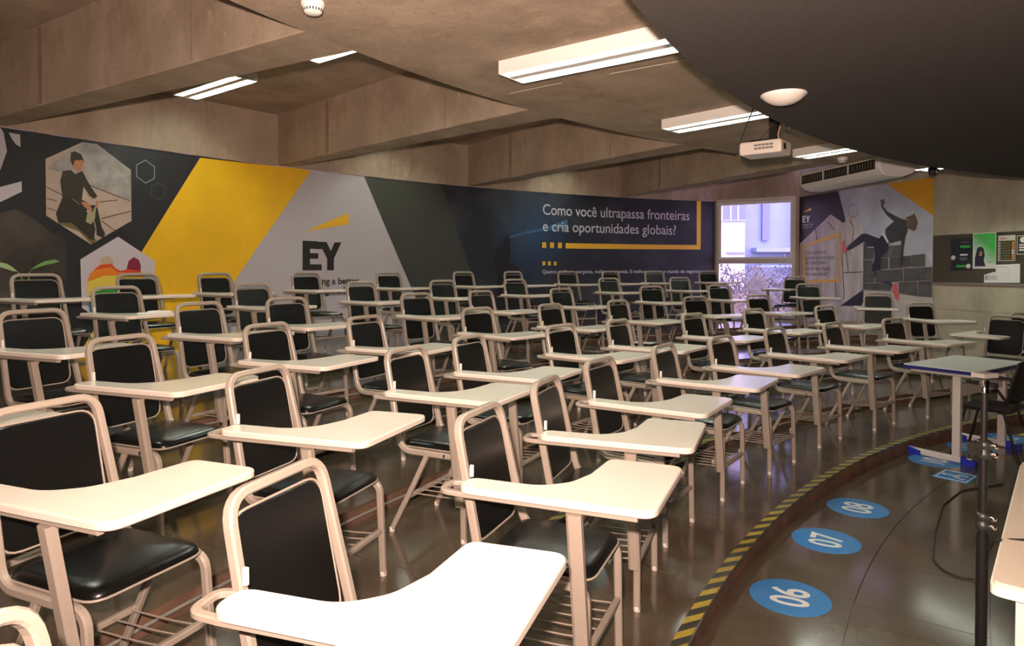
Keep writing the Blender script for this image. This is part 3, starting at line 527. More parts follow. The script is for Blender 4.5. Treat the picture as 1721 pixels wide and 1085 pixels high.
for i, (t, s0, s1, z, h) in enumerate(TXT):
    o = print_text('lettering', t, s0, s1, z, h * (0.93 if i < 2 else 1.05), 0.008, txt_w if i < 3 else txt_k, None, on_wall, (0.004, 0.004, 0.012, 0.02, 0.02)[i])
    o.parent = mu; o.matrix_parent_inverse = Matrix.Translation(-Vector(mu.location))

m2 = thing('wall_mural', 'side wall mural of a runner vaulting a brick wall beside the window', 'mural', on_side(1.5, 0.6, 0))
def sp_(name, polys, lift, m):
    o = print_poly(name, polys, lift, m, None, on_side, ZT[3] + 0.22, ZB - 0.01, 3.035, 0.012)
    if o: o.parent = m2; o.matrix_parent_inverse = Matrix.Translation(-Vector(m2.location))
    return o
for key, lift, nm in (('panels', 0.004, 'print_panel'), ('bricks', 0.010, 'brick_print'), ('cracks', 0.0085, 'plank_crack'), ('frame2', 0.010, 'gold_frame'), ('logo2', 0.010, 'logo_letter'), ('runner', 0.012, 'vaulting_runner')):
    for j, (k, pl) in enumerate(MUR2[key]): sp_(nm, [pl], lift + 0.0006 * j, ink(k))
for k, pl in MUR2['hexo']:
    c = Vector((sum(p[0] for p in pl) / 6, sum(p[1] for p in pl) / 6)); inn = [tuple(c + (Vector(p) - c) * 0.92) for p in pl]
    sp_('hexagon_outline', [[pl[i], pl[(i + 1) % 6], inn[(i + 1) % 6], inn[i]] for i in range(6)], 0.010, ink(k))
TXT2 = [q for t in TXT2 for q in ([('de', t[1], t[1] + 0.085, t[3]), ('crescimento', t[1] + 0.125, t[2], t[3])] if t[0] == 'de crescimento' else [t])]
for i, (t, a, b, z) in enumerate(TXT2):
    o = print_text('lettering', t, a, b, z, 0.075 if i < 6 else 0.035, 0.010, mat('print_lettering_grey', (0.12, 0.11, 0.13), 0.42) if i < 6 else ink('white'), None, on_side, 0.0)
    o.parent = m2; o.matrix_parent_inverse = Matrix.Translation(-Vector(m2.location))

# ------------------------------------------------------------------ the tablet-arm chairs
def make_chair():
    root = thing('tablet_arm_chair', 'chair', 'chair')
    XR, XL = 0.192, -0.228          # seat rails
    T = 0.0150                       # tube half size
    fr = fillet([(XR, 0.06, 0.455), (XR, -0.235, 0.455), (0.182, -0.345, 0.985), (-0.190, -0.345, 0.985), (XL, -0.235, 0.455), (XL, 0.06, 0.455)], [0, 0.09, 0.075, 0.075, 0.09, 0], 6)
    MB().tube(fr, T, 8, flat=(0.0165, 0.0135), up=(1, 0, 0)).build('back_frame', paint, root)
    for x, xf in ((XR, 0.180), (XL, -0.262)):
        lg = MB().tube(fillet([(x, 0.05, 0.455), (x, 0.165, 0.455), (xf, 0.163, 0.012)], [0, 0.08, 0], 6), T, 8, flat=(0.0155, 0.0135), up=(1, 0, 0)).build('leg', paint, root)
        MB().lathe([(0.0155, 0.0), (0.0168, 0.003), (0.0168, 0.022), (0.015, 0.024)], 10, (xf, 0.163, 0)).build('foot_cap', lam_edge, lg)
        xr = 0.215 if x > 0 else -0.235
        lg = MB().tube([(x, -0.06, 0.445), (x + (xr - x) * 0.4, -0.145, 0.27), (xr, -0.278, 0.012)], T, 8, flat=(0.0135, 0.0125), up=(1, 0, 0)).build('leg', paint, root)
        MB().lathe([(0.0145, 0.0), (0.0158, 0.003), (0.0158, 0.022), (0.014, 0.024)], 10, (xr, -0.278, 0)).build('foot_cap', lam_edge, lg)
    MB().tube([(0.186, 0.163, 0.222), (-0.246, 0.163, 0.222)], T, 8, flat=(0.0125, 0.0125)).build('stretcher', paint, root)
    MB().tube([(0.203, -0.180, 0.203), (-0.231, -0.180, 0.203)], T, 8, flat=(0.0115, 0.0115)).build('stretcher', paint, root)
    me = MB().tube([(0, 0.163, 0.226), (0, 0.05, 0.217), (0, -0.180, 0.209)], 0.0034, 6).mesh('rack_wire', paint)
    for k in range(6):
        o = link('rack_wire', me, root); o.location = (0.155 - 0.350 * k / 5, 0, 0)
    # pads
    def pad(w0, w1, h0, h1, r, th, crown):
        rings = []
        for ins, pr in ((0.006, 0.002), (0.0, 0.006), (0.0, th * 0.28), (0.004, th * 0.52), (0.012, th * 0.74), (0.026, th * 0.91), (0.048, th * 1.02), (0.080, th * 1.09), (0.115, th * 1.12 + crown), (0.150, th * 1.13 + crown)):
            cx, cy = (w0 + w1) / 2, (h0 + h1) / 2; hw, hh = (w1 - w0) / 2, (h1 - h0) / 2
            rings.append([(x, y, pr) for x, y in rrect(cx - hw + ins, cx + hw - ins, cy - hh + ins, cy + hh - ins, max(r - ins * 0.4, 0.012), 4)])
        return MB().loft(rings, smooth=True)
    def piping(w0, w1, h0, h1, r, par, z=0.006, rad=0.0042):
        MB().tube([(x, y, z) for x, y in rrect(w0, w1, h0, h1, r, 5)], rad, 6, closed=True).build('piping', paint, par)
    s = pad(-0.220, 0.184, -0.245, 0.182, 0.065, 0.043, 0.004).build('seat', vinyl, root); s.location = (0, 0, 0.472)
    piping(-0.222, 0.186, -0.247, 0.184, 0.067, s)
    b = pad(-0.183, 0.176, -0.212, 0.196, 0.062, 0.038, 0.003).build('backrest', vinyl, root)
    piping(-0.185, 0.178, -0.214, 0.198, 0.064, b)
    rec = math.atan2(0.110, 0.53)
    b.location = (0, -0.288, 0.732); b.rotation_euler = (-(math.pi / 2 - rec), 0, math.pi)
    b.rotation_mode = 'XYZ'
    Mx = Matrix(((1, 0, 0), (0, -math.sin(rec), math.cos(rec)), (0, math.cos(rec), math.sin(rec))))   # pad x->x, pad y->up along the recline, pad z->forward
    b.rotation_mode = 'QUATERNION'; b.rotation_quaternion = Mx.to_quaternion()
    # desktop
    out = fillet([(0.328, -0.265, 0), (0.318, 0.10, 0), (0.304, 0.424, 0), (-0.225, 0.424, 0), (-0.215, 0.135, 0), (0.005, 0.122, 0), (0.125, 0.085, 0), (0.205, 0.0, 0), (0.216, -0.265, 0)],
                 [0.05, 0, 0.06, 0.05, 0.045, 0.0, 0.12, 0.16, 0.05], 6, True)
    pl = [(p.x, p.y) for p in out]; n = len(pl)
    cen = Vector((sum(p[0] for p in pl) / n, sum(p[1] for p in pl) / n))
    def inset(d):
        res = []
        for i in range(n):
            a, p_, c = Vector(pl[i - 1]), Vector(pl[i]), Vector(pl[(i + 1) % n]); t = (c - a).normalized(); nn = Vector((-t.y, t.x)); res.append((p_.x + nn.x * d, p_.y + nn.y * d))
        return res
    rings = [[(x, y, z) for x, y in inset(d)] for d, z in ((0.004, 0.768), (0.0, 0.772), (0.0, 0.788), (0.0015, 0.792), (0.005, 0.7945))]
    dk = MB(); dk.loft(rings, smooth=False)
    me = dk.mesh('desktop', lamin); me.materials.append(lam_edge)
    for p in me.polygons: p.material_index = 0 if abs(p.normal.z) > 0.9 else 1
    d = link('desktop', me, root)
    sup = fillet([(0.284, 0.365, 0.7590), (0.294, 0.02, 0.7590), (0.304, -0.25, 0.7590), (0.300, -0.342, 0.7590), (0.205, -0.350, 0.7590), (0.189, -0.300, 0.7590)], [0, 0, 0.05, 0.045, 0.03, 0], 7)
    MB().tube(sup, T, 8, flat=(0.0125, 0.0090)).build('desk_rail', paint, root)
    MB().tube(fillet([(0.285, 0.155, 0.70), (0.262, 0.155, 0.758), (0.0, 0.16, 0.758), (-0.12, 0.18, 0.758)], [0, 0.03, 0, 0], 4), T, 8, flat=(0.011, 0.010)).build('desk_brace', paint, root)
    MB().tube([(0.292, 0.155, 0.748), (0.206, 0.158, 0.205)], T, 8, flat=(0.0175, 0.026), up=(0, 1, 0)).build('desk_post', paint, root)
    MB().cbox((0.203, -0.268, 0.812), (0.009, 0.012, 0.042)).build('end_plug', pvc, root)
    return root
proto = make_chair()
ORD = ['first', 'second', 'third', 'fourth', 'fifth', 'sixth', 'seventh', 'eighth', 'ninth', 'tenth', 'eleventh', 'twelfth', 'thirteenth']
ROWN = ['', 'front row', 'second row', 'third row', 'fourth row', 'fifth row', 'back row']
byrow = {}
for c in CHAIRS:
    byrow.setdefault(c[1], []).append(c)
used = False; chair_of = {}
for row in sorted(byrow):
    lst = sorted(byrow[row], key=lambda c: math.atan2(c[3] - OY, c[2] - OX))
    for i, (cid, r, x, y, rot) in enumerate(lst):
        o = copy_tree(proto) if used else proto; used = True
        a = math.atan2(OY - y, OX - x) + rot
        o.location = (x, y, ZT[row]); o.rotation_euler = (0, 0, a - math.pi / 2)
        extra = {36: 'black tablet-arm chair with a yellow mark, %s, %s from the pinboard wall', 3: 'black padded tablet-arm chair holding a booklet, %s, %s from the pinboard wall'}.get(cid, 'black padded cream tablet-arm chair, %s, %s from the pinboard wall')
        tag(o, extra % (ROWN[row], ORD[i]), 'chair', 'tablet-arm chairs in the %s' % ROWN[row])
        chair_of[cid] = o
def chair_pt(cid, lx, ly, lz):
    o = chair_of[cid]; a = o.rotation_euler.z; c, s = math.cos(a), math.sin(a)
    return (o.location.x + lx * c - ly * s, o.location.y + lx * s + ly * c, o.location.z + lz), a
st = MB().add([(-0.015, 0.0, 0), (0.02, 0.0, 0), (0.012, -0.075, 0), (-0.004, -0.078, 0), (-0.015, 0.0, -0.004), (0.02, 0.0, -0.004), (0.012, -0.075, -0.004), (-0.004, -0.078, -0.004)],
              [(0,1,2,3),(4,7,6,5),(0,4,5,1),(1,5,6,2),(2,6,7,3),(3,7,4,0)]).build('yellow_mark', mat('yellow_tape', (0.75, 0.48, 0.03), 0.5), [c for c in chair_of[36].children if c.name.startswith('backrest')][0])
st.location = (0.02, 0.165, 0.042)

# ------------------------------------------------------------------ pinboard and notices
def flat_on_side(name, pts, lift, th, m, parent=None, label=None, cat=None):
    """thin sheet on the side wall with real thickness"""
    n = len(pts); fr = [on_side(t, z, lift + th) for t, z in pts]; bk = [on_side(t, z, lift) for t, z in pts]; mb = MB()
    mb.add(fr, [tuple(range(n))]); mb.add(bk, [tuple(range(n - 1, -1, -1))])
    for i in range(n): j = (i + 1) % n; mb.add([bk[i], bk[j], fr[j], fr[i]], [(0, 1, 2, 3)])
    o = mb.build(name, m, None)
    if parent: o.parent = parent; o.matrix_parent_inverse = Matrix.Translation(-Vector(parent.location))
    return o
def rect(t0, t1, z0, z1): return [(t0, z0), (t1, z0), (t1, z1), (t0, z1)]
cork = mat('brown_felt_board', (0.050, 0.036, 0.022), 0.9, noise=0.2, nscale=60)
pb = thing('pinboard', 'long dark brown pinboard on the concrete side wall', 'pinboard', on_side(4.6, 1.42, 0))
flat_on_side('board', rect(3.05, 6.2, 1.435, 2.16), 0.0, 0.012, cork, pb)
flat_on_side('rail', rect(3.045, 6.2, 1.410, 1.436), 0.0, 0.022, alu, pb); flat_on_side('side_strip', rect(3.04, 3.052, 1.435, 2.16), 0.0, 0.016, mat('maroon_edge', (0.10, 0.03, 0.02), 0.6), pb)
def notice(name, label, t0, z0):
    return thing(name, label, 'poster', on_side(t0, z0, 0))
def txt_side(par, body, t0, t1, z, h, lift, m):
    o = print_text('lettering', body, t0, t1, z, h, lift, m, None, on_side, 0.0); o.parent = par; o.matrix_parent_inverse = Matrix.Translation(-Vector(par.location)); return o
def bars(par, t0, t1, zs_, h, m, lift):
    for z in zs_: flat_on_side('text_line', rect(t0, t1, z, z + h), lift, 0.0008, m, par)
grey_ink = mat('print_grey_ink', (0.20, 0.20, 0.20), 0.6); wht = ink('white')
p1 = notice('event_poster', 'dark poster with green stripe on the pinboard', 3.35, 1.625)
flat_on_side('sheet', rect(3.349, 3.698, 1.625, 2.10), 0.014, 0.002, mat('print_dark_poster', (0.016, 0.016, 0.022), 0.35), p1)
flat_on_side('stripe', rect(3.44, 3.60, 1.665, 1.70), 0.0165, 0.001, mat('print_green', (0.06, 0.35, 0.13), 0.5), p1)
flat_on_side('stripe', rect(3.50, 3.66, 1.955, 1.99), 0.0165, 0.001, mat('print_green', (0.06, 0.35, 0.13), 0.5), p1)
bars(p1, 3.50, 3.62, (1.84,), 0.022, wht, 0.0165); bars(p1, 3.50, 3.61, (1.80, 1.775), 0.012, grey_ink, 0.0165); bars(p1, 3.51, 3.64, (2.03,), 0.014, mat('print_violet', (0.15, 0.05, 0.20), 0.5), 0.0165)
for (tt, zz) in ((3.39, 1.81), (3.635, 1.682)):
    flat_on_side('round_mark', [(tt + 0.036 * math.cos(i * math.pi / 8), zz + 0.036 * math.sin(i * math.pi / 8)) for i in range(16)], 0.0165, 0.0015, mat('print_pale', (0.35, 0.36, 0.36), 0.5), p1)
p2 = notice('event_poster', 'green and white poster with a dark haired figure on the pinboard', 3.70, 1.645)
flat_on_side('sheet', rect(3.70, 4.048, 1.645, 2.162), 0.014, 0.002, mat('print_poster_pale', (0.60, 0.60, 0.58), 0.45), p2)
def green_grad():
    m = bpy.data.materials.new('print_green_gradient'); m.use_nodes = True; nt = m.node_tree; b = nt.nodes['Principled BSDF']; b.inputs['Roughness'].default_value = 0.45
    tc = nt.nodes.new('ShaderNodeTexCoord'); mp = nt.nodes.new('ShaderNodeMapping'); mp.vector_type = 'TEXTURE'
    gr = nt.nodes.new('ShaderNodeTexGradient'); r = nt.nodes.new('ShaderNodeValToRGB')
    mp.inputs['Rotation'].default_value = (0, R_(-55), 0)
    nt.links.new(tc.outputs['Generated'], mp.inputs[0]); nt.links.new(mp.outputs[0], gr.inputs[0]); nt.links.new(gr.outputs[0], r.inputs[0])
    r.color_ramp.elements[0].color = (0.55, 0.60, 0.55, 1); r.color_ramp.elements[1].color = (0.05, 0.42, 0.07, 1); r.color_ramp.elements[0].position = 0.25; r.color_ramp.elements[1].position = 0.9
    nt.links.new(r.outputs[0], b.inputs['Base Color']); return m
flat_on_side('picture', rect(3.712, 4.038, 1.72, 2.150), 0.0165, 0.0008, green_grad(), p2)
flat_on_side('figure', [(3.735, 1.68), (3.90, 1.68), (3.87, 1.76), (3.885, 1.84), (3.865, 1.94), (3.82, 1.965), (3.77, 1.945), (3.75, 1.86), (3.735, 1.80)], 0.018, 0.0008, mat('print_figure_dark', (0.02, 0.015, 0.03), 0.5), p2)
flat_on_side('face', [(3.80, 1.83), (3.84, 1.83), (3.845, 1.89), (3.815, 1.90)], 0.019, 0.0006, ink('skin'), p2)
bars(p2, 3.80, 3.95, (2.075,), 0.014, grey_ink, 0.018); bars(p2, 3.78, 3.97, (2.035, 2.015), 0.006, grey_ink, 0.018)
bars(p2, 3.94, 3.985, (1.84, 1.735), 0.012, grey_ink, 0.018)
olv = mat('print_olive', (0.19, 0.17, 0.03), 0.6); orn = mat('print_orange', (0.50, 0.18, 0.05), 0.6)
p3 = notice('price_notice', 'olive notice with white header and orange tags on the pinboard', 4.08, 1.75)
flat_on_side('sheet', rect(4.078, 4.318, 1.752, 2.11), 0.014, 0.002, mat('print_sheet_cream', (0.55, 0.54, 0.46), 0.6), p3)
flat_on_side('list', rect(4.088, 4.31, 1.762, 2.035), 0.0165, 0.0008, olv, p3); bars(p3, 4.10, 4.20, (2.06,), 0.015, mat('print_rose', (0.45, 0.15, 0.14), 0.6), 0.0165)
for q in range(7): flat_on_side('text_line', rect(4.125, 4.25, 1.785 + q * 0.036, 1.791 + q * 0.036), 0.0178, 0.0006, mat('print_olive_light', (0.33, 0.31, 0.10), 0.6), p3); flat_on_side('tag', rect(4.272, 4.302, 1.775 + q * 0.036, 1.801 + q * 0.036), 0.0178, 0.0006, (orn if q not in (2, 3) else wht), p3); flat_on_side('tag', rect(4.096, 4.112, 1.778 + q * 0.036, 1.796 + q * 0.036), 0.0178, 0.0006, wht, p3)
p4 = notice('price_notice', 'smaller olive notice with a white disc at the pinboard edge', 4.34, 1.84)
flat_on_side('sheet', rect(4.338, 4.56, 1.838, 2.10), 0.014, 0.002, mat('print_sheet_cream', (0.55, 0.54, 0.46), 0.6), p4)
flat_on_side('list', rect(4.348, 4.55, 1.848, 2.09), 0.0165, 0.0008, olv, p4)
flat_on_side('round_mark', [(4.42 + 0.04 * math.cos(i * math.pi / 8), 2.04 + 0.04 * math.sin(i * math.pi / 8)) for i in range(16)], 0.0178, 0.0006, wht, p4)
bars(p4, 4.37, 4.50, (1.96, 1.925, 1.89), 0.02, wht, 0.0178)
p5 = notice('paper_notice', 'white paper notice with a large number ten on the pinboard', 4.05, 1.44)
flat_on_side('sheet', [(3.878, 1.442), (4.385, 1.452), (4.385, 1.712), (4.051, 1.70), (4.046, 1.587), (4.028, 1.602), (3.878, 1.556)], 0.014, 0.002, mat('white_paper', (0.72, 0.71, 0.69), 0.7), p5)
for ch_, ta, tb_ in (('1', 3.897, 3.914), ('0', 3.922, 3.965)): txt_side(p5, ch_, ta, tb_, 1.485, 0.065, 0.0165, mat('print_lettering_grey', (0.12, 0.11, 0.13), 0.42))
bars(p5, 3.975, 4.07, (1.535, 1.515, 1.495), 0.008, grey_ink, 0.0165); bars(p5, 4.06, 4.21, (1.665,), 0.005, grey_ink, 0.0165); bars(p5, 4.06, 4.375, (1.62, 1.58, 1.54), 0.0025, mat('print_pale', (0.35, 0.36, 0.36), 0.5), 0.0165)
for q in range(4): flat_on_side('dot', rect(4.225, 4.235, 1.54 + q * 0.035, 1.55 + q * 0.035), 0.0165, 0.0006, grey_ink, p5)

# ------------------------------------------------------------------ ceiling fittings
tube_m = bpy.data.materials.new('fluorescent_tube'); tube_m.use_nodes = True
_b = tube_m.node_tree.nodes['Principled BSDF']; _b.inputs['Base Color'].default_value = (1, 1, 1, 1)
_b.inputs['Emission Color'].default_value = (0.93, 1.0, 0.84, 1); _b.inputs['Emission Strength'].default_value = LAMP
refl_m = mat('louvre_reflector', (0.85, 0.87, 0.86), 0.25, metal=0.5)
def make_fixture(L=1.30):
    t = thing('ceiling_lamp', 'lamp', 'ceiling lamp', group='fluorescent louvre lamps'); h = 0.092; W = 0.285
    mb = MB(); x0, x1 = -L / 2, L / 2; y0, y1 = -W / 2, W / 2
    mb.box((x0, y0, -0.014), (x1, y1, 0)); mb.box((x0, y0, -h), (x1, y0 + 0.006, -0.014)); mb.box((x0, y1 - 0.006, -h), (x1, y1, -0.014))
    mb.box((x0, y0 + 0.006, -h), (x0 + 0.008, y1 - 0.006, -0.014)); mb.box((x1 - 0.008, y0 + 0.006, -h), (x1, y1 - 0.006, -0.014)); mb.box((x0 + 0.008, -0.036, -h + 0.004), (x1 - 0.008, 0.036, -0.014))
    mb.build('housing', whitem, t)
    for s in (-1, 1):
        yc = s * 0.0875; wv = 0.047
        MB().add([(x0 + 0.01, yc - wv, -h + 0.012), (x1 - 0.01, yc - wv, -h + 0.012), (x1 - 0.01, yc - 0.02, -0.018), (x0 + 0.01, yc - 0.02, -0.018), (x1 - 0.01, yc + 0.02, -0.018), (x0 + 0.01, yc + 0.02, -0.018), (x1 - 0.01, yc + wv, -h + 0.012), (x0 + 0.01, yc + wv, -h + 0.012)],
                 [(0, 1, 2, 3), (3, 2, 4, 5), (5, 4, 6, 7)]).build('reflector', refl_m, t)
        MB().tube([(x0 + 0.03, yc, -0.048), (x1 - 0.03, yc, -0.048)], 0.016, 6).build('tube', tube_m, t)
        lv = MB(); n = 34
        for k in range(n + 1):
            xx = x0 + 0.02 + (L - 0.04) * k / n; lv.box((xx - 0.001, yc - wv + 0.004, -h + 0.004), (xx + 0.001, yc + wv - 0.004, -h + 0.024))
        lv.box((x0 + 0.01, yc - 0.001, -h + 0.004), (x1 - 0.01, yc + 0.001, -h + 0.022)).build('louver', refl_m, t)
    return t
fx = make_fixture(); first = True
spots = [(11.075, 155.7, ZB, 'white louvre lamp on the soffit ahead of the smoke detector'), (11.075, 144.1, ZB, 'white louvre lamp on the soffit beside the black disc edge'), (11.10, 132.5, ZB, 'white louvre lamp on the soffit behind the projector'),
         (11.21, 120.25, ZB, 'white louvre lamp on the soffit between projector and air conditioner'), (11.30, 108.9, ZB, 'white louvre lamp on the soffit near the security camera')]
for bay, nm in ((155.0, 'beside the frame edge'), (143.0, 'over the yellow mural panel'), (132.2, 'over the slate mural panel'), (120.6, 'over the white lettering'), (110.6, 'above the window')):
    for rr, w in ((16.12, 'outer'), (13.75, 'inner')):
        if bay < 112 and rr > 16: continue
        spots.append((rr, bay, ZC, '%s louvre lamp inside the ceiling coffer %s' % (w, nm)))
for r, a, z, lab in spots:
    o = fx if first else copy_tree(fx); first = False
    x, y = P(r, a); o.location = (x, y, z); o.rotation_euler = (0, 0, R_(a)); o['label'] = lab

dome_m = mat('opal_dome', (0.72, 0.66, 0.60), 0.35)
x, y = 1.535, 3.76
t = thing('dome_lamp', 'unlit white opal dome lamp on the black disc', 'ceiling lamp', (x, y, ZD))
MB().lathe([(0.118, 0.0), (0.118, -0.008), (0.112, -0.018), (0.092, -0.036), (0.06, -0.052), (0.02, -0.060), (0.002, -0.061)], 32).build('shade', dome_m, t)
MB().lathe([(0.122, 0.0), (0.124, -0.004), (0.122, -0.009), (0.116, -0.009)], 32).build('base_ring', whitem, t)
def smoke(x, y, lab):
    t = thing('smoke_detector', lab, 'smoke detector', (x, y, ZB))
    MB().lathe([(0.062, 0), (0.064, -0.006), (0.060, -0.024), (0.056, -0.026)], 28).build('base', pvc, t)
    MB().lathe([(0.054, -0.026), (0.054, -0.034), (0.050, -0.052), (0.036, -0.064), (0.012, -0.067), (0.002, -0.067)], 28).build('sensor_cap', pvc, t)
    me = MB().cbox((0, 0, 0), (0.004, 0.007, 0.014)).mesh('vent_slot', black_p)
    for k in range(20):
        a = 2 * math.pi * k / 20; o = link('vent_slot', me, t); o.location = (0.0505 * math.cos(a), 0.0505 * math.sin(a), -0.046); o.rotation_euler = (0, 0, a)
smoke(-1.075, 3.60, 'round white smoke detector on the concrete soffit by the tapering beam')
smoke(4.29, 8.62, 'round white smoke detector on the soffit above the air conditioner')

# projector on its ceiling mount
pr = thing('projector', 'cream ceiling projector with vent grilles under the black disc', 'projector', (2.02, 5.30, 2.60), R_(-40))
body = MB()
sec = lambda s, z: [(x, y, z) for x, y in rrect(-0.165 * s, 0.165 * s, -0.125 * s, 0.125 * s, 0.02, 3)]
body.loft([sec(0.93, -0.052), sec(0.99, -0.046), sec(1.0, -0.02), sec(1.0, 0.035), sec(0.96, 0.048)], smooth=False).build('body', mat('projector_cream', (0.72, 0.64, 0.56), 0.45), pr)
gm = mat('grille_grey', (0.22, 0.20, 0.18), 0.6)
me = MB().cbox((0, 0, 0), (0.026, 0.006, 0.017)).mesh('vent', gm)
for i in range(5):
    for j in range(2): o = link('vent', me, pr); o.location = (-0.03 + i * 0.030, -0.125, 0.008 - j * 0.026 + 0.008)
MB().cbox((0.165, -0.045, 0.0), (0.006, 0.055, 0.045)).build('side_vent', black_p, pr)
MB().lathe([(0.03, 0.122), (0.034, 0.14), (0.028, 0.145)], 20, (-0.08, 0, -0.005), axis='y').build('lens', black_p, pr)
MB().cbox((0.0, 0.0, 0.058), (0.20, 0.16, 0.02)).build('mount_plate', black_m, pr)
MB().cbox((0.07, 0.0, 0.27), (0.062, 0.062, 0.41)).build('mount_column', black_m, pr)
cb = mat('black_cable', (0.012, 0.011, 0.010), 0.5); cb2 = mat('tan_cable', (0.30, 0.20, 0.12), 0.5)
def local_cable(par, pts, r, m, name='cable'): MB().tube(fillet(pts, 0.05, 4), r, 6).build(name, m, par)
local_cable(pr, [(-0.05, 0.0, 0.475), (-0.09, -0.05, 0.30), (-0.16, -0.10, 0.08), (-0.185, -0.10, -0.02), (-0.215, -0.11, -0.035), (-0.20, -0.12, -0.05), (-0.17, -0.12, -0.03)], 0.005, cb)
local_cable(pr, [(-0.05, -0.05, 0.05), (0.02, -0.05, 0.12), (0.09, -0.06, 0.20), (0.12, -0.04, 0.22)], 0.004, cb)
local_cable(pr, [(0.12, -0.04, 0.30), (0.14, -0.04, 0.20), (0.115, -0.045, 0.10), (0.12, -0.04, 0.05)], 0.008, cb2)
local_cable(pr, [(0.13, -0.03, 0.28), (0.18, -0.03, 0.20), (0.16, -0.03, 0.12), (0.21, -0.03, 0.10), (0.22, -0.03, 0.16), (0.17, -0.03, 0.18)], 0.004, cb)
local_cable(pr, [(0.11, -0.03, 0.24), (0.19, -0.03, 0.26), (0.17, -0.03, 0.33), (0.12, -0.03, 0.35)], 0.004, cb)

# air conditioner slung under the soffit
ac = thing('air_conditioner', 'white ceiling air conditioner with dark louvre outlets beside the mural', 'air conditioner', (4.44, 10.25, ZB), math.atan2(-0.988, 0.156))
LA = 1.75
prof = [(0.0, -0.012), (0.0, 0.0), (0.60, 0.0), (0.60, -0.06), (0.50, -0.20), (0.34, -0.255), (0.18, -0.255), (0.075, -0.225), (0.02, -0.175), (0.01, -0.150)]
acw = mat('air_conditioner_white', (0.80, 0.77, 0.76), 0.3)
def ring_at(x, s=1.0, cx=(0.3, -0.12)): return [(x, cx[0] + (y - cx[0]) * s, cx[1] + (z - cx[1]) * s if z < -0.001 else z) for y, z in prof]
MB().loft([ring_at(0.0, 0.94), ring_at(0.02), ring_at(LA - 0.02), ring_at(LA, 0.94)], smooth=False).build('casing', acw, ac)
MB().box((0.05, -0.004, -0.148), (LA - 0.05, 0.006, -0.022)).build('outlet', black_p, ac)
for k in range(4): MB().box((0.05 + k * (LA - 0.10) / 3 - 0.007, -0.014, -0.150), (0.05 + k * (LA - 0.10) / 3 + 0.007, 0.004, -0.020)).build('divider', acw, ac)
me = MB().cbox((0, 0, 0), (0.004, 0.02, 0.085)).mesh('vane', mat('vane_tan', (0.32, 0.26, 0.20), 0.5))
for k in range(30):
    o = link('vane', me, ac); o.location = (0.09 + k * (LA - 0.18) / 29, -0.004, -0.088); o.rotation_euler = (0, 0, 0.7)
MB().box((0.0, -0.022, -0.024), (LA, 0.0, -0.006)).build('top_lip', mat('lip_pale_green', (0.62, 0.62, 0.42), 0.4), ac)

sc_ = thing('security_camera', 'small black dome security camera hanging below the soffit', 'security camera', (5.39, 8.50, ZB))
MB().tube([(0, 0, 0), (0, 0, -0.14)], 0.018, 10).build('stem', black_p, sc_)
MB().lathe([(0.02, -0.13), (0.05, -0.15), (0.055, -0.20), (0.04, -0.24), (0.015, -0.255), (0.002, -0.256)], 20).build('housing', black_p, sc_)
MB().lathe([(0.022, 0.0), (0.026, -0.05), (0.018, -0.055)], 14, (0.02, -0.03, -0.20), axis='y').build('lens', chrome, sc_)

# ------------------------------------------------------------------ floor stickers
blue_v = mat('sticker_blue', (0.018, 0.175, 0.47), 0.4); white_v = mat('sticker_white', (0.72, 0.72, 0.70), 0.45)
def sticker(num, ang, where, r=9.75, rad=0.192):
    x, y = P(r, ang); t = thing('floor_sticker', 'round blue floor sticker reading %s %s' % (num, where), 'floor sticker', (x, y, 0.0), R_(ang + 180 + 8))
    MB().lathe([(rad, 0.0), (rad, 0.0015), (rad - 0.002, 0.002)], 48).build('disc', blue_v, t)
    me = text_mesh(num, 1.0, 0.018); xs = [v.co.x for v in me.vertices]; ys = [v.co.y for v in me.vertices]
    cx, cy = (min(xs) + max(xs)) / 2, (min(ys) + max(ys)) / 2; s = 0.185 / (max(ys) - min(ys)); sx = s * 0.80
    for v in me.vertices:                   # figures are read from the chairs
        v.co = ((v.co.y - cy) * -s, (v.co.x - cx) * sx, 0.0028)
    me.materials.clear(); me.materials.append(white_v); link('number', me, t)
for num, a, where in (('06', 146.1, 'at the open end of the sticker row'), ('07', 141.05, 'between its two open-floor neighbours'), ('08', 136.8, 'beside the empty gap in the row'),
                      ('10', 127.0, 'touching the wheelchair access square'), ('11', 122.6, 'beneath the blue edged table'), ('12', 118.7, 'beside the yellow tactile marking')): sticker(num, a, where)
x, y = P(9.48, 129.0)
t = thing('floor_sticker', 'blue square wheelchair access floor sticker', 'floor sticker', (x, y, 0), R_(129 + 180))
MB().prism(rrect(-0.125, 0.125, -0.145, 0.145, 0.012, 3), 0.0, 0.002).build('square', blue_v, t)
mb = MB(); z = 0.0032
mb.tube([(px_, py_, z) for px_, py_ in rrect(-0.105, 0.105, -0.125, 0.125, 0.01, 3)], 0.005, 4, closed=True, flat=(0.005, 0.0008)).build('border', white_v, t)
def strip(pts, w): return MB().tube([(a, b, z) for a, b in pts], 0.01, 4, flat=(w, 0.0008))
strip([(0.045 + 0.05 * math.cos(k * 0.3 + 0.9), -0.005 + 0.05 * math.sin(k * 0.3 + 0.9)) for k in range(16)], 0.008).build('wheel', white_v, t)
strip([(-0.055, 0.0), (0.02, 0.005), (0.03, -0.045), (0.07, -0.075)], 0.009).build('figure', white_v, t)
MB().lathe([(0.017, 0.002), (0.017, 0.004)], 16, (-0.078, 0.0, 0)).build('head', white_v, t)
x, y = P(9.62, 116.6)
t = thing('floor_marking', 'yellow tactile floor marking beside the number twelve sticker', 'floor marking', (x, y, 0), R_(116.6))
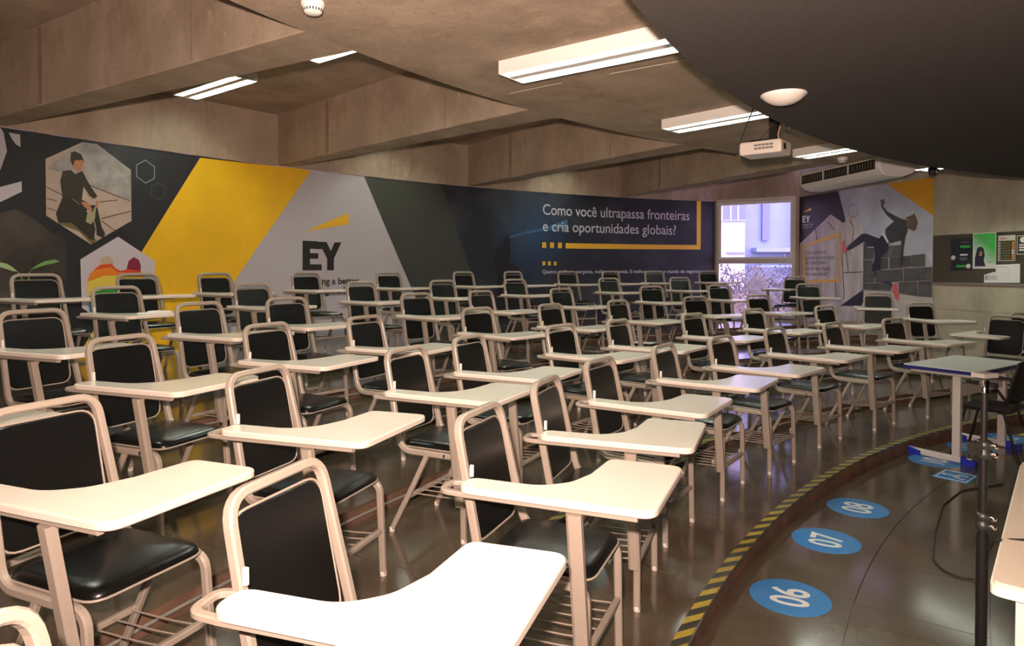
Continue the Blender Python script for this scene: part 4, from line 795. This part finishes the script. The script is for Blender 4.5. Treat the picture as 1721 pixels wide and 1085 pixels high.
MB().box((-0.16, -0.16, 0), (0.14, 0.10, 0.004)).build('plate', mat('tactile_yellow', (0.60, 0.44, 0.03), 0.5), t)
me = MB().lathe([(0.012, 0.004), (0.010, 0.008)], 8).mesh('stud', mat('tactile_yellow', (0.60, 0.44, 0.03), 0.5))
for i in range(5):
    for j in range(4): o = link('stud', me, t); o.location = (-0.13 + i * 0.058, -0.13 + j * 0.062, 0)

# ------------------------------------------------------------------ reserved table and plastic chair on the stage
tb = thing('school_table', 'white topped table with blue edge standing on the stage floor', 'table', (4.085, 5.945, 0), math.atan2(0.56, 0.83))
tl, tw, tz_ = 1.06, 0.60, 0.80
navy = mat('navy_edge', (0.012, 0.016, 0.12), 0.4); leg_g = mat('table_grey', (0.50, 0.46, 0.42), 0.45); blue_p = mat('blue_plastic', (0.012, 0.02, 0.30), 0.35)
MB().prism(rrect(-tl/2 + 0.006, tl/2 - 0.006, -tw/2 + 0.006, tw/2 - 0.006, 0.045), tz_ - 0.006, tz_).build('top_sheet', mat('table_laminate', (0.66, 0.66, 0.62), 0.3), tb)
MB().prism(rrect(-tl/2, tl/2, -tw/2, tw/2, 0.05), tz_ - 0.034, tz_ - 0.006).build('top_edge', navy, tb)
MB().tube(fillet([(-tl/2 + 0.05, -tw/2 + 0.05, tz_ - 0.05), (tl/2 - 0.05, -tw/2 + 0.05, tz_ - 0.05), (tl/2 - 0.05, tw/2 - 0.05, tz_ - 0.05), (-tl/2 + 0.05, tw/2 - 0.05, tz_ - 0.05)], 0.05, 4, True), 0.015, 8, closed=True).build('under_frame', leg_g, tb)
for s in (-1, 1):
    xx = s * (tl/2 - 0.07)
    MB().box((xx - 0.022, -0.155, 0.05), (xx + 0.022, -0.095, tz_ - 0.05)).build('leg', leg_g, tb)
    ft = MB().tube([(xx, -0.24, 0.032), (xx, 0.22, 0.032)], 0.03, 8, flat=(0.026, 0.026)).build('foot_bar', leg_g, tb)
    for e, y0, y1 in ((-1, -0.275, -0.165), (1, 0.150, 0.255)):
        MB().loft([[(xx - 0.029, y0, 0.0), (xx + 0.029, y0, 0.0), (xx + 0.027, y0, 0.045), (xx - 0.027, y0, 0.045)], [(xx - 0.031, y1, 0.0), (xx + 0.031, y1, 0.0), (xx + 0.030, y1, 0.064), (xx - 0.030, y1, 0.064)]], smooth=False).build('foot_cap', blue_p, ft)
MB().box((-tl/2 + 0.09, -0.135, 0.56), (tl/2 - 0.09, -0.115, 0.66)).build('modesty_rail', leg_g, tb)

bc = thing('plastic_chair', 'black plastic chair on thin metal legs tucked at the blue edged table', 'chair', (4.17, 5.74, 0), math.atan2(0.77, -0.63) - math.pi / 2)
def shell(rows, m, name, th=0.008):
    mb = MB(); n = len(rows[0]); vs = [v for r in rows for v in r]; fs = []
    for i in range(len(rows) - 1):
        for k in range(n - 1): fs.append((i*n+k, i*n+k+1, (i+1)*n+k+1, (i+1)*n+k))
    mb.add(vs, fs, True); o = mb.build(name, m, bc, recalc=False); md = o.modifiers.new('thickness', 'SOLIDIFY'); md.thickness = th; md.offset = 0; return o
rows = []
for i in range(9):
    t_ = i / 8; y = 0.22 - 0.44 * t_; w = 0.215 + 0.015 * math.sin(t_ * 3.14)
    rows.append([(w * (2 * k / 8 - 1), y, 0.465 - 0.03 * math.sin(t_ * 3.0) * (1 - abs(2 * k / 8 - 1) ** 2) - (0.03 if i == 0 else 0)) for k in range(9)])
shell(rows, black_p, 'seat')
rows = []
for i in range(9):
    t_ = i / 8; z = 0.52 + 0.37 * t_; w = 0.19 + 0.04 * math.sin(t_ * 2.6); yb = -0.205 - 0.085 * t_
    rows.append([(w * (2 * k / 8 - 1), yb + 0.05 * abs(2 * k / 8 - 1) ** 2, z - 0.02 * abs(2 * k / 8 - 1) ** 3 * t_) for k in range(9)])
shell(rows, black_p, 'backrest')
for s in (-1, 1):
    MB().tube(fillet([(s * 0.19, 0.15, 0.445), (s * 0.19, -0.20, 0.445), (s * 0.185, -0.28, 0.62)], [0, 0.06, 0], 5), 0.010, 8).build('side_tube', black_m, bc)
    MB().tube([(s * 0.19, 0.13, 0.445), (s * 0.225, 0.235, 0.0)], 0.010, 8).build('leg', black_m, bc)
    MB().tube([(s * 0.19, -0.14, 0.445), (s * 0.225, -0.27, 0.0)], 0.010, 8).build('leg', black_m, bc)
    MB().box((s * 0.215 - 0.02, -0.10, 0.66), (s * 0.215 + 0.02, 0.12, 0.685)).build('armrest', black_p, bc)
    MB().tube([(s * 0.20, -0.19, 0.50), (s * 0.215, -0.08, 0.665)], 0.009, 8).build('arm_support', black_m, bc)

# ------------------------------------------------------------------ black telescopic stand
sx_, sy_ = 1.505, 2.10
ts = thing('tripod_stand', 'black telescopic tripod stand with chrome collar beside the white desk', 'stand', (sx_, sy_, 0), 0.3)
MB().tube([(0, 0, 0.10), (0, 0, 0.80)], 0.0165, 12).build('lower_tube', black_m, ts)
MB().tube([(0, 0, 0.78), (0, 0, 1.075)], 0.0128, 12).build('middle_tube', black_m, ts)
MB().tube([(0, 0, 1.06), (0, 0, 1.255)], 0.0095, 12).build('upper_tube', black_m, ts)
for zz, rr in ((0.845, 0.0175), (1.075, 0.020)):
    c_ = MB().lathe([(rr, zz - 0.030), (rr + 0.003, zz - 0.026), (rr + 0.003, zz - 0.004), (rr - 0.002, zz), (rr + 0.003, zz + 0.004), (rr + 0.003, zz + 0.024), (rr - 0.004, zz + 0.028)], 20).build('clamp', black_p, ts)
    for dz in (-0.014, 0.014): MB().lathe([(0.009, rr), (0.010, rr + 0.012), (0.007, rr + 0.018), (0.002, rr + 0.02)], 12, (-0.008, 0, zz + dz), axis='y').build('clamp_screw', chrome, c_).rotation_euler = (0, 0, math.pi)
MB().box((-0.055, -0.012, 1.060), (-0.02, 0.012, 1.10)).build('lock_lever', black_p, ts)
MB().lathe([(0.017, 1.255), (0.015, 1.262), (0.012, 1.275), (0.014, 1.288), (0.014, 1.296)], 16).build('top_collar', chrome, ts)
MB().lathe([(0.014, 1.296), (0.019, 1.30), (0.019, 1.304)], 16).build('top_stud', black_p, ts)
MB().box((-0.030, -0.022, 1.304), (0.030, 0.022, 1.318)).build('mount_plate', alu, ts)
for k in range(3):
    a = 0.4 + k * 2 * math.pi / 3
    MB().tube([(0.02 * math.cos(a), 0.02 * math.sin(a), 0.34), (0.40 * math.cos(a), 0.40 * math.sin(a), 0.012)], 0.010, 8).build('leg', black_m, ts)
    MB().tube([(0.018 * math.cos(a), 0.018 * math.sin(a), 0.12), (0.20 * math.cos(a), 0.20 * math.sin(a), 0.18)], 0.007, 6).build('brace', black_m, ts)

# ------------------------------------------------------------------ white teacher desk at the frame edge
e0 = Vector((1.30, 1.775)); ed = Vector((0.645, 0.764)).normalized()
wd = thing('teacher_desk', 'cream laminate teacher desk beside the black stand', 'desk', (e0.x, e0.y, 0), math.atan2(ed.y, ed.x))
MB().prism(rrect(0.0, 1.45, -0.75, 0.0, 0.03), 0.775, 0.805).build('top', mat('teacher_desk_cream', (0.70, 0.60, 0.48), 0.35, noise=0.03, nscale=5), wd)
MB().prism(rrect(-0.006, 1.456, -0.756, 0.006, 0.034), 0.768, 0.792).build('edge_band', pvc, wd)
dm = mat('teacher_desk_white', (0.70, 0.66, 0.58), 0.45)
MB().box((0.03, -0.70, 0.0), (0.055, -0.05, 0.768)).build('side_panel', dm, wd); MB().box((1.40, -0.70, 0.0), (1.425, -0.05, 0.768)).build('side_panel', dm, wd)
MB().box((0.055, -0.10, 0.25), (1.40, -0.08, 0.768)).build('front_panel', dm, wd)

# cable from the desk down to the floor
pts = [(1.85, 1.97, 0.812), (1.64, 2.02, 0.812), (1.515, 2.06, 0.800), (1.70, 2.36, 0.60), (2.03, 2.82, 0.36), (2.33, 3.27, 0.09), (2.45, 3.47, 0.006), (2.385, 3.49, 0.006),
       (2.35, 3.58, 0.006), (2.38, 3.71, 0.006), (2.64, 4.10, 0.006), (3.0, 4.57, 0.006), (3.32, 4.86, 0.006), (3.75, 5.02, 0.006)]
pts2 = []
cbl = MB().tube(fillet(pts + pts2, 0.2, 6), 0.005, 6).build('power_cable', cb); tag(cbl, 'thin black cable running from the teacher desk across the floor', 'cable')

# loose papers
q, a = chair_pt(3, 0.02, 0.27, 0.795)
t = thing('booklet', 'small white booklet lying open on a fifth row desktop', 'booklet', q, a + 0.3)
MB().box((-0.10, -0.07, 0.0), (0.10, 0.07, 0.008)).build('cover', mat('white_paper', (0.72, 0.71, 0.69), 0.7), t)
MB().box((-0.097, -0.067, 0.008), (0.0, 0.067, 0.016)).build('pages', pvc, t)
q, a = chair_pt(33, -0.02, -0.02, 0.5265)
t = MB().loft([[(-0.10, -0.14, 0.0), (0.10, -0.14, 0.001), (0.10, -0.14, 0.002), (-0.10, -0.14, 0.001)], [(-0.10, 0.0, 0.001), (0.10, 0.0, 0.004), (0.10, 0.0, 0.005), (-0.10, 0.0, 0.002)], [(-0.10, 0.14, 0.0), (0.10, 0.14, 0.002), (0.10, 0.14, 0.003), (-0.10, 0.14, 0.001)]], smooth=False).build('paper_sheet', mat('white_paper', (0.72, 0.71, 0.69), 0.7))
t.location = q; t.rotation_euler = (0, 0, a + 0.2); tag(t, 'loose white sheet of paper on a third row seat', 'paper')

# ------------------------------------------------------------------ outside the window
grass = mat('lawn', (0.085, 0.075, 0.06), 0.9, noise=0.4, nscale=3)
g = MB(); g.add([(-10, 14.6, -0.35), (45, 14.6, -0.35), (45, 60, -0.35), (-10, 60, -0.35)], [(0, 1, 2, 3)])
tag(g.build('ground', grass), 'sunlit lawn outside the window', kind='structure')
stucco = mat('pale_stucco', (0.55, 0.55, 0.58), 0.9, noise=0.06, nscale=1.5)
stucco_shade = mat('stucco_shade_tint', (0.25, 0.32, 0.42), 0.9, noise=0.06, nscale=1.5)  # shaded copy of the sunlit pale stucco, shade painted in as a bluish tint
winb = mat('far_window_blue', (0.13, 0.16, 0.30), 0.3)
bd = thing('apartment_building', 'pale stucco apartment building standing beyond the lawn', 'building', (7.5, 30, -0.35))
MB().box((-6, 0, 0), (3.05, 6, 14)).build('front_wall', stucco, bd)
MB().box((3.05, 1.0, 0), (5.6, 6, 14)).build('recessed_wall', stucco_shade, bd)
MB().box((5.6, 0.3, 0), (14, 6, 14)).build('side_wing', stucco, bd)
for zz, x0, x1_ in ((4.2, 2.05, 3.05), (2.75, 2.25, 3.0)):
    w_ = MB().box((x0, -0.04, zz), (x1_, 0.02, zz + 0.75)).build('window', winb if zz > 3 else mat('far_window_pale', (0.52, 0.46, 0.56), 0.3), bd)
    for q in range(1, 3): MB().box((x0 + q * (x1_ - x0) / 3 - 0.03, -0.06, zz), (x0 + q * (x1_ - x0) / 3 + 0.03, -0.04, zz + 0.75)).build('mullion', stucco, w_)
    MB().box((x0 - 0.05, -0.10, zz - 0.08), (x1_ + 0.05, 0.0, zz)).build('window_sill', stucco_shade, bd)
MB().box((4.15, 0.82, 3.3), (4.45, 1.0, 14)).build('column', winb, bd)
MB().box((3.7, 0.3, 2.75), (5.6, 1.0, 2.95)).build('balcony_slab', stucco_shade, bd)
for zz in (2.35, 2.05): MB().box((3.5, 0.25, zz), (5.6, 0.33, zz + 0.1)).build('balcony_rail', stucco_shade, bd)
leafm = [mat('shrub_leaf_a', (0.085, 0.08, 0.06), 0.7, noise=0.3, nscale=4), mat('shrub_leaf_b', (0.14, 0.11, 0.085), 0.7, noise=0.3, nscale=4), mat('shrub_leaf_c', (0.05, 0.05, 0.05), 0.7, noise=0.3, nscale=4)]
def shrub(x, y, z, rx, rz_, mi, label, seed):
    rnd = random.Random(seed); t = thing('garden_shrub', label, 'shrub', (x, y, z)); mb = MB()
    for i in range(900):
        th, ph = rnd.uniform(0, 2 * math.pi), math.acos(rnd.uniform(-0.3, 1)); rr = rnd.uniform(0.72, 1.05)
        c = Vector((rx * rr * math.sin(ph) * math.cos(th), rx * rr * math.sin(ph) * math.sin(th), rz_ * 0.35 + rz_ * 0.65 * rr * math.cos(ph)))
        u = Vector((rnd.gauss(0, 1), rnd.gauss(0, 1), rnd.gauss(0, 1))).normalized(); v = u.orthogonal().normalized(); s = rnd.uniform(0.05, 0.09)
        mb.add([c - u * s, c + v * s * 0.5, c + u * s, c - v * s * 0.5], [(0, 1, 2, 3)])
    rg = []
    for i in range(9):
        ph = math.pi * (0.5 - 0.62 * i / 8 + 0.12); rg.append((max(0.01, rx * 0.80 * math.cos(math.pi / 2 * (i / 8) ** 1.3)), rz_ * 0.90 * (i / 8)))
    mb.lathe(rg, 16)
    tag(mb.build('foliage', leafm[mi], t, recalc=False), kind='stuff')
    st = MB()
    for k in range(5):
        a = k * 1.256; st.tube([(0, 0, 0), (rx * 0.3 * math.cos(a), rx * 0.3 * math.sin(a), rz_ * 0.4), (rx * 0.6 * math.cos(a), rx * 0.6 * math.sin(a), rz_ * 0.75)], 0.02, 5)
    st.build('stem', mat('bark', (0.10, 0.07, 0.05), 0.9), t)
shrub(6.0, 17.6, -0.35, 0.9, 1.35, 1, 'straw coloured low shrub right outside the window glass', 1)
shrub(8.1, 17.9, -0.35, 0.9, 1.45, 1, 'dry golden shrub beside the straw coloured one', 2)
shrub(7.4, 20.0, -0.35, 1.0, 2.1, 0, 'green rounded shrub in the middle of the lawn', 3)
shrub(10.0, 21.6, -0.35, 1.2, 2.2, 0, 'taller green shrub behind the golden one', 4)
shrub(7.6, 25.5, -0.35, 1.5, 2.3, 2, 'dark shrub against the pale building wall', 5)
shrub(11.2, 26.0, -0.35, 1.6, 2.2, 2, 'dark wide shrub under the balcony', 6)
shrub(4.4, 21.5, -0.35, 1.3, 1.6, 0, 'pale green shrub at the lawn edge by the hall corner', 7)
